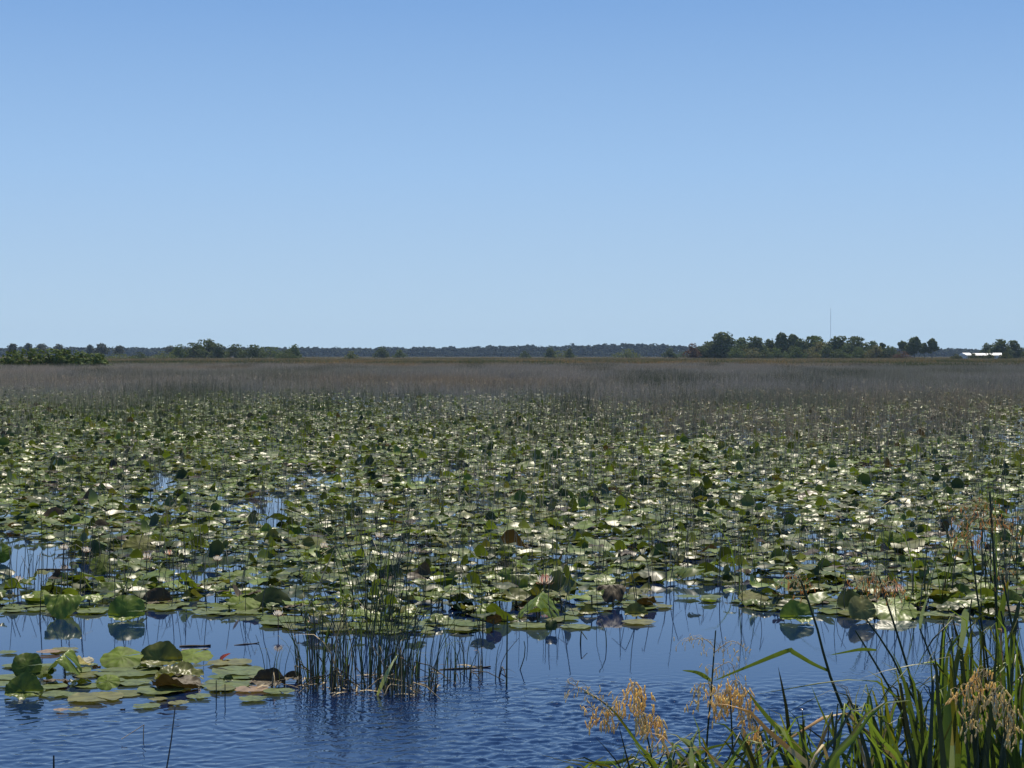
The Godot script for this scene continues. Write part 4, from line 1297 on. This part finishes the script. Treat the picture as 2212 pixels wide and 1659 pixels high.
	leaf_of(o, [f] + rel(path([[1553, 1664], [1583, 1637], [1630, 1616]], d, d), o), 0.020, M.reed_dark, Vector3(0.2, 1, 0.3))
	# 6: broad arching leaf with a yellow-green patch
	o = rooted("bank_grass", "grass with a very broad arching leaf, yellow-green at the fold", foot(1740, d))
	leaf_of(o, [f] + rel(path([[1747, 1659], [1711, 1602], [1654, 1545], [1610, 1486]], d, d), o), 0.042, M.reed_green, Vector3(1, 0.5, 0.3), 0.4)
	leaf_of(o, [f] + rel(path([[1722, 1659], [1690, 1610], [1668, 1570], [1676, 1555]], d - 0.1, d - 0.1), o), 0.026, M.reed_bright)
	leaf_of(o, rel(path([[1704, 1600], [1690, 1575], [1672, 1560]], d - 0.12, d - 0.12), o), 0.014, M.reed_pale)
	leaf_of(o, [f] + rel(path([[1712, 1659], [1706, 1602], [1699, 1530], [1681, 1441]], d + 0.1, d + 0.1), o), 0.028, M.reed_dark)
	leaf_of(o, [f] + rel(path([[1672, 1664], [1668, 1580], [1660, 1530]], d + 0.2, d + 0.2), o), 0.015, M.reed_dark)
	# 7: long leaning stem with a leaf snapped down to the left
	o = rooted("bank_grass", "long leaning stem with a leaf snapped and pointing down left", foot(1862, d + 0.4))
	stem_of(o, [f] + rel(path([[1857, 1659], [1835, 1570], [1790, 1451], [1760, 1339], [1730, 1255]], d + 0.4, d + 0.4), o), 0.0085, M.reed_dark)
	leaf_of(o, rel(path([[1790, 1449], [1755, 1433], [1712, 1408], [1697, 1406], [1616, 1439], [1541, 1471]], d + 0.4, d + 0.2), o), 0.020, M.reed_green, Vector3(0.1, 1, 0.3), 0.5, 20)
	seed_head(o, rel(path([[1733, 1262], [1722, 1240], [1704, 1248]], d + 0.4, d + 0.4), o), 40, 0.0125, M.seed_rust, 0.05, 0.05)
	leaf_of(o, [f] + rel(path([[1835, 1659], [1800, 1590], [1768, 1520], [1752, 1480]], d, d), o), 0.022, M.reed_green)
	# 8: stem with orange head before the right-hand pads
	o = rooted("bank_grass", "tall straight stem whose orange head overlaps the right-hand pads", foot(2002, d + 0.5))
	stem_of(o, [f] + rel(path([[1998, 1659], [1979, 1510], [1961, 1443], [1938, 1369], [1898, 1245]], d + 0.5, d + 0.5), o), 0.0075, M.reed_dark)
	seed_head(o, rel(path([[1904, 1262], [1880, 1246], [1850, 1262]], d + 0.5, d + 0.5), o), 60, 0.0125, M.seed_rust, 0.05, 0.05)
	seed_head(o, rel(path([[1906, 1270], [1924, 1256], [1946, 1276]], d + 0.5, d + 0.5), o), 50, 0.0125, M.seed_rust, 0.05, 0.05)
	# 9: leaning dark stems with a folded leaf
	o = rooted("bank_grass", "pair of leaning dark stems with a leaf bent flat to the left", foot(1985, d + 0.2))
	stem_of(o, [f] + rel(path([[1998, 1659], [1998, 1562], [1953, 1473], [1920, 1406], [1870, 1336]], d + 0.2, d + 0.2), o), 0.007, M.reed_dark)
	stem_of(o, [f] + rel(path([[1985, 1659], [1968, 1600], [1942, 1525], [1901, 1450], [1848, 1362]], d + 0.2, d + 0.3), o), 0.007, M.reed_dark)
	leaf_of(o, rel(path([[1893, 1404], [1862, 1402], [1832, 1407], [1793, 1415]], d + 0.25, d + 0.2), o), 0.014, M.reed_green, Vector3(0.1, 1, 0.4), 0.3)
	leaf_of(o, [f] + rel(path([[1990, 1659], [1970, 1560], [1950, 1460], [1926, 1405]], d, d), o), 0.026, M.reed_green)
	# 10: broad bright leaf, pale when dry
	o = rooted("bank_grass", "grass with one broad glowing green leaf and a straw-pale strip", foot(2050, d - 0.2))
	leaf_of(o, [f] + rel(path([[2040, 1659], [2046, 1560], [2057, 1480], [2072, 1405], [2086, 1330]], d - 0.2, d), o), 0.036, M.reed_bright, Vector3(1, 0, 0.4), 0.55)
	leaf_of(o, rel(path([[2074, 1405], [2082, 1360], [2087, 1316], [2092, 1317]], d - 0.05, d - 0.05), o), 0.026, M.reed_pale, Vector3(1, 0, 0.2), 0.8)
	leaf_of(o, [f] + rel(path([[2056, 1655], [2060, 1580], [2066, 1506], [2070, 1480]], d - 0.25, d - 0.25), o), 0.018, M.reed_pale, Vector3(1, 0, 0.2), 0.7)
	leaf_of(o, rel(path([[2040, 1560], [2052, 1400], [2110, 1340], [2136, 1316]], d, d), o), 0.012, M.reed_green)
	# 11: golden head at the right
	o = rooted("bank_grass", "grass with a large golden head fanning left at the right side", foot(2110, d - 0.7))
	stem_of(o, [f] + rel(path([[2112, 1659], [2112, 1560], [2118, 1490], [2122, 1450]], d - 0.7, d - 0.7), o), 0.005, M.reed_dark)
	seed_head(o, rel(path([[2120, 1470], [2126, 1445], [2104, 1470], [2074, 1500], [2060, 1510]], d - 0.7, d - 0.75), o), 66, 0.019, M.seed_orange, 0.06, 0.035)
	seed_head(o, rel(path([[2118, 1490], [2110, 1520], [2092, 1560]], d - 0.7, d - 0.75), o), 36, 0.019, M.seed_pale, 0.06, 0.03)
	# 12: pale yellow head at the far right
	o = rooted("bank_grass", "grass with pale yellow hanging heads nearest the right edge", foot(2175, d - 0.75))
	stem_of(o, [f] + rel(path([[2172, 1659], [2170, 1580], [2168, 1520]], d - 0.75, d - 0.75), o), 0.005, M.reed_dark)
	seed_head(o, rel(path([[2168, 1525], [2180, 1520], [2190, 1560], [2186, 1592]], d - 0.75, d - 0.75), o), 44, 0.019, M.seed_pale, 0.06, 0.03)
	seed_head(o, rel(path([[2168, 1525], [2150, 1500], [2160, 1480], [2172, 1490]], d - 0.75, d - 0.75), o), 36, 0.022, M.seed_pale, 0.05, 0.03)
	# 13: bank of dark cane at the right
	o = rooted("cane", "tallest dark cane at the right, reaching high over the lilies", foot(2156, d + 0.6))
	stem_of(o, [f] + rel(path([[2156, 1659], [2154, 1450], [2152, 1302], [2146, 1190], [2138, 1062]], d + 0.6, d + 0.6), o), 0.0085, M.reed_dark)
	seed_head(o, rel(path([[2140, 1090], [2120, 1085], [2104, 1100]], d + 0.6, d + 0.6), o), 34, 0.0125, M.seed_rust, 0.06, 0.06)
	seed_head(o, rel(path([[2142, 1130], [2160, 1122], [2184, 1136]], d + 0.6, d + 0.6), o), 40, 0.0125, M.seed_rust, 0.04, 0.05)
	leaf_of(o, rel(path([[2153, 1380], [2168, 1300], [2176, 1262], [2180, 1250]], d + 0.6, d + 0.5), o), 0.024, M.reed_green)
	o = rooted("cane", "slim dark cane left of the tallest, with orange head level with the bed", foot(2138, d + 0.5))
	stem_of(o, [f] + rel(path([[2140, 1659], [2138, 1488], [2131, 1413], [2113, 1302], [2098, 1168]], d + 0.5, d + 0.5), o), 0.007, M.reed_dark)
	seed_head(o, rel(path([[2100, 1180], [2084, 1140], [2062, 1146]], d + 0.5, d + 0.5), o), 50, 0.0125, M.seed_rust, 0.05, 0.06)
	seed_head(o, rel(path([[2098, 1168], [2090, 1095], [2070, 1092]], d + 0.5, d + 0.5), o), 40, 0.0125, M.seed_rust, 0.05, 0.06)
	o = rooted("cane", "leaning dark cane cut by the right edge of the view", foot(2236, d + 0.5))
	stem_of(o, [f] + rel(path([[2236, 1659], [2212, 1470], [2185, 1345], [2165, 1240]], d + 0.5, d + 0.5), o), 0.008, M.reed_dark)
	seed_head(o, rel(path([[2170, 1252], [2196, 1118], [2214, 1112]], d + 0.5, d + 0.5), o), 36, 0.0125, M.seed_rust, 0.05, 0.05)
	o = rooted("cane", "dark cane between the tallest one and the right edge", foot(2186, d + 0.4))
	stem_of(o, [f] + rel(path([[2182, 1659], [2182, 1518], [2180, 1414], [2162, 1320]], d + 0.4, d + 0.4), o), 0.008, M.reed_dark)
	leaf_of(o, rel(path([[2182, 1420], [2196, 1330], [2206, 1300], [2224, 1330]], d + 0.4, d + 0.4), o), 0.022, M.reed_dark)
	o = rooted("cane", "shorter dark cane just left of the slim one", foot(2104, d + 0.5))
	stem_of(o, [f] + rel(path([[2106, 1659], [2102, 1450], [2096, 1340], [2092, 1310]], d + 0.5, d + 0.5), o), 0.007, M.reed_dark)
	leaf_of(o, [f] + rel(path([[2125, 1659], [2128, 1440], [2116, 1352], [2104, 1318]], d + 0.4, d + 0.5), o), 0.018, M.reed_green)
	o = rooted("cane", "dark cane with a pale tip leaning left, right of the tall straight stem", foot(2052, d + 0.4))
	stem_of(o, [f] + rel(path([[2050, 1659], [2039, 1506], [2020, 1443], [1987, 1358]], d + 0.4, d + 0.4), o), 0.007, M.reed_dark)
	leaf_of(o, rel(path([[1987, 1358], [1992, 1325], [2004, 1288]], d + 0.4, d + 0.4), o), 0.013, M.reed_pale)
	leaf_of(o, rel(path([[2030, 1470], [2034, 1400], [2040, 1330]], d + 0.4, d + 0.4), o), 0.012, M.reed_dark)
	# leafy tussocks that fill the lower right corner
	var says := ["leafy tussock of narrow blades at the left foot of the bank grasses", "low leafy tussock under the snapped pale blade", "leafy tussock under the heavy golden head", "leafy tussock below the broad arching leaf", "dense leafy tussock at the foot of the long leaning stem", "dense leafy tussock below the leaning dark pair", "dense leafy tussock left of the straw-pale strip", "dense leafy tussock under the large golden head", "dense leafy tussock under the pale yellow heads", "leafy tussock cut off by the lower right corner", "back tussock of upright blades behind the golden head", "back tussock of upright blades before the canes", "thin low tussock farthest left on the bank", "thin low tussock beneath the drooping orange head"]
	var mids := [1370, 1490, 1590, 1690, 1790, 1880, 1960, 2040, 2110, 2190, 2070, 2160, 1290, 1430]
	var many := [13, 17, 19, 20, 22, 24, 25, 25, 25, 24, 20, 22, 12, 15]
	var tops := [1590, 1570, 1560, 1530, 1500, 1460, 1440, 1430, 1410, 1390, 1330, 1300, 1625, 1610]
	for i in says.size():
		var dd := d + rr(-0.2, 0.3)
		o = rooted("bank_tussock", says[i], foot(mids[i], dd))
		for b in many[i]:
			var x0: float = mids[i] + rr(-55, 55)
			var top: float = tops[i] + absf(rng.randfn()) * 55.0 + 10.0
			var lean := rng.randfn() * 62.0 - 8.0
			var da := dd + rr(-0.3, 0.3)
			var m: Material = pick([M.reed_dark, M.reed_dark, M.reed_dark, M.reed_green, M.reed_green, M.reed_green, M.reed_bright, M.reed_bright, M.straw if rng.randf() < 0.5 else M.reed_bright])
			var droop := rr(10, 110) if rng.randf() < 0.5 else -10.0
			leaf_of(o, rel([foot(x0, da)] + path([[x0 + lean * 0.15, 1660], [x0 + lean * 0.6, (1660 + top) * 0.5], [x0 + lean, top], [x0 + lean * (1.5 if droop < 0.0 else 2.1), top + droop]], da, da + rr(-0.15, 0.15)), o), rr(0.008, 0.028), m)

# ---------------------------------------------------------------- words for each pad
func sector(px: float) -> String:
	for w in [[180, "at the view's left edge"], [360, "by the small left pool"], [500, "above the left raft"], [640, "left of the reed clump"], [790, "behind the clump's left half"], [940, "behind the clump's right half"], [1070, "right of the reed clump"], [1210, "near the pink lily"], [1340, "right of the pink lily"], [1480, "behind the pool's middle"], [1620, "left of the hooded pad"], [1800, "behind the hooded pad"], [1960, "by the right-hand group"], [2090, "behind the bank canes"]]:
		if px < w[0]: return w[1]
	return "by the right edge"

func name_rows(rows: Array, cat: String, grp: String) -> void:
	# rows: [thing, words, place across the view]; look-alikes of one place are told apart from left to right
	var words := {}
	for p in rows:
		if not words.has(p[1]): words[p[1]] = []
		words[p[1]].append(p)
	var nth := ["leftmost", "second", "third", "fourth", "fifth", "sixth", "seventh", "eighth", "ninth", "tenth", "eleventh", "twelfth", "thirteenth", "fourteenth"]
	for t in words:
		var same: Array = words[t]
		same.sort_custom(func(a, b): return a[2] < b[2])
		for i in same.size():
			var label: String = t
			if same.size() == 2: label = ("left " if i == 0 else "right ") + t
			elif same.size() > 2: label = (nth[mini(i, 13)] + (" from left, " if i > 0 else " ")) + t
			tag(same[i][0], label, cat, grp)

func name_pads() -> void:
	var kinds := {"flat": "flat floating", "wavy": "ruffled", "dome": "umbrella-shaped", "cup": "cupped", "stand": "half-standing", "tent": "tent-folded", "taco": "half-closed", "curl": "rim-curled"}
	var tones := {"bright": "bright green", "mid": "green", "dark": "dark green", "olive": "olive", "yellow": "yellowing", "brown": "brown", "pale": "pale green"}
	var rows := []
	for p in pads:
		var row := "front edge, " if p[5].y > bed_front(p[5].x) - 34.0 else "farther back, "
		var size := "small " if p[3] < 0.08 else ("large " if p[3] > 0.125 else "")
		rows.append([p[0], "%s%s %s pad %s%s" % [size, tones[p[2]], kinds[p[1]], row, sector(p[5].x)], p[5].x])
	name_rows(rows, "lily pad", "lily pads of the near bed")
	rows = []
	for p in front_stems:
		rows.append([p[0], "%s stem at the bed's front edge, %s" % [p[1], sector(p[2])], p[2]])
	name_rows(rows, "stem", "thin stems along the front edge of the lily bed")
	rows = []
	for p in pool_stems:
		rows.append([p[0], "thin %s dead stem standing in the small pool at the left edge" % p[1], p[2]])
	name_rows(rows, "stem", "thin dead stems standing in the left pool")
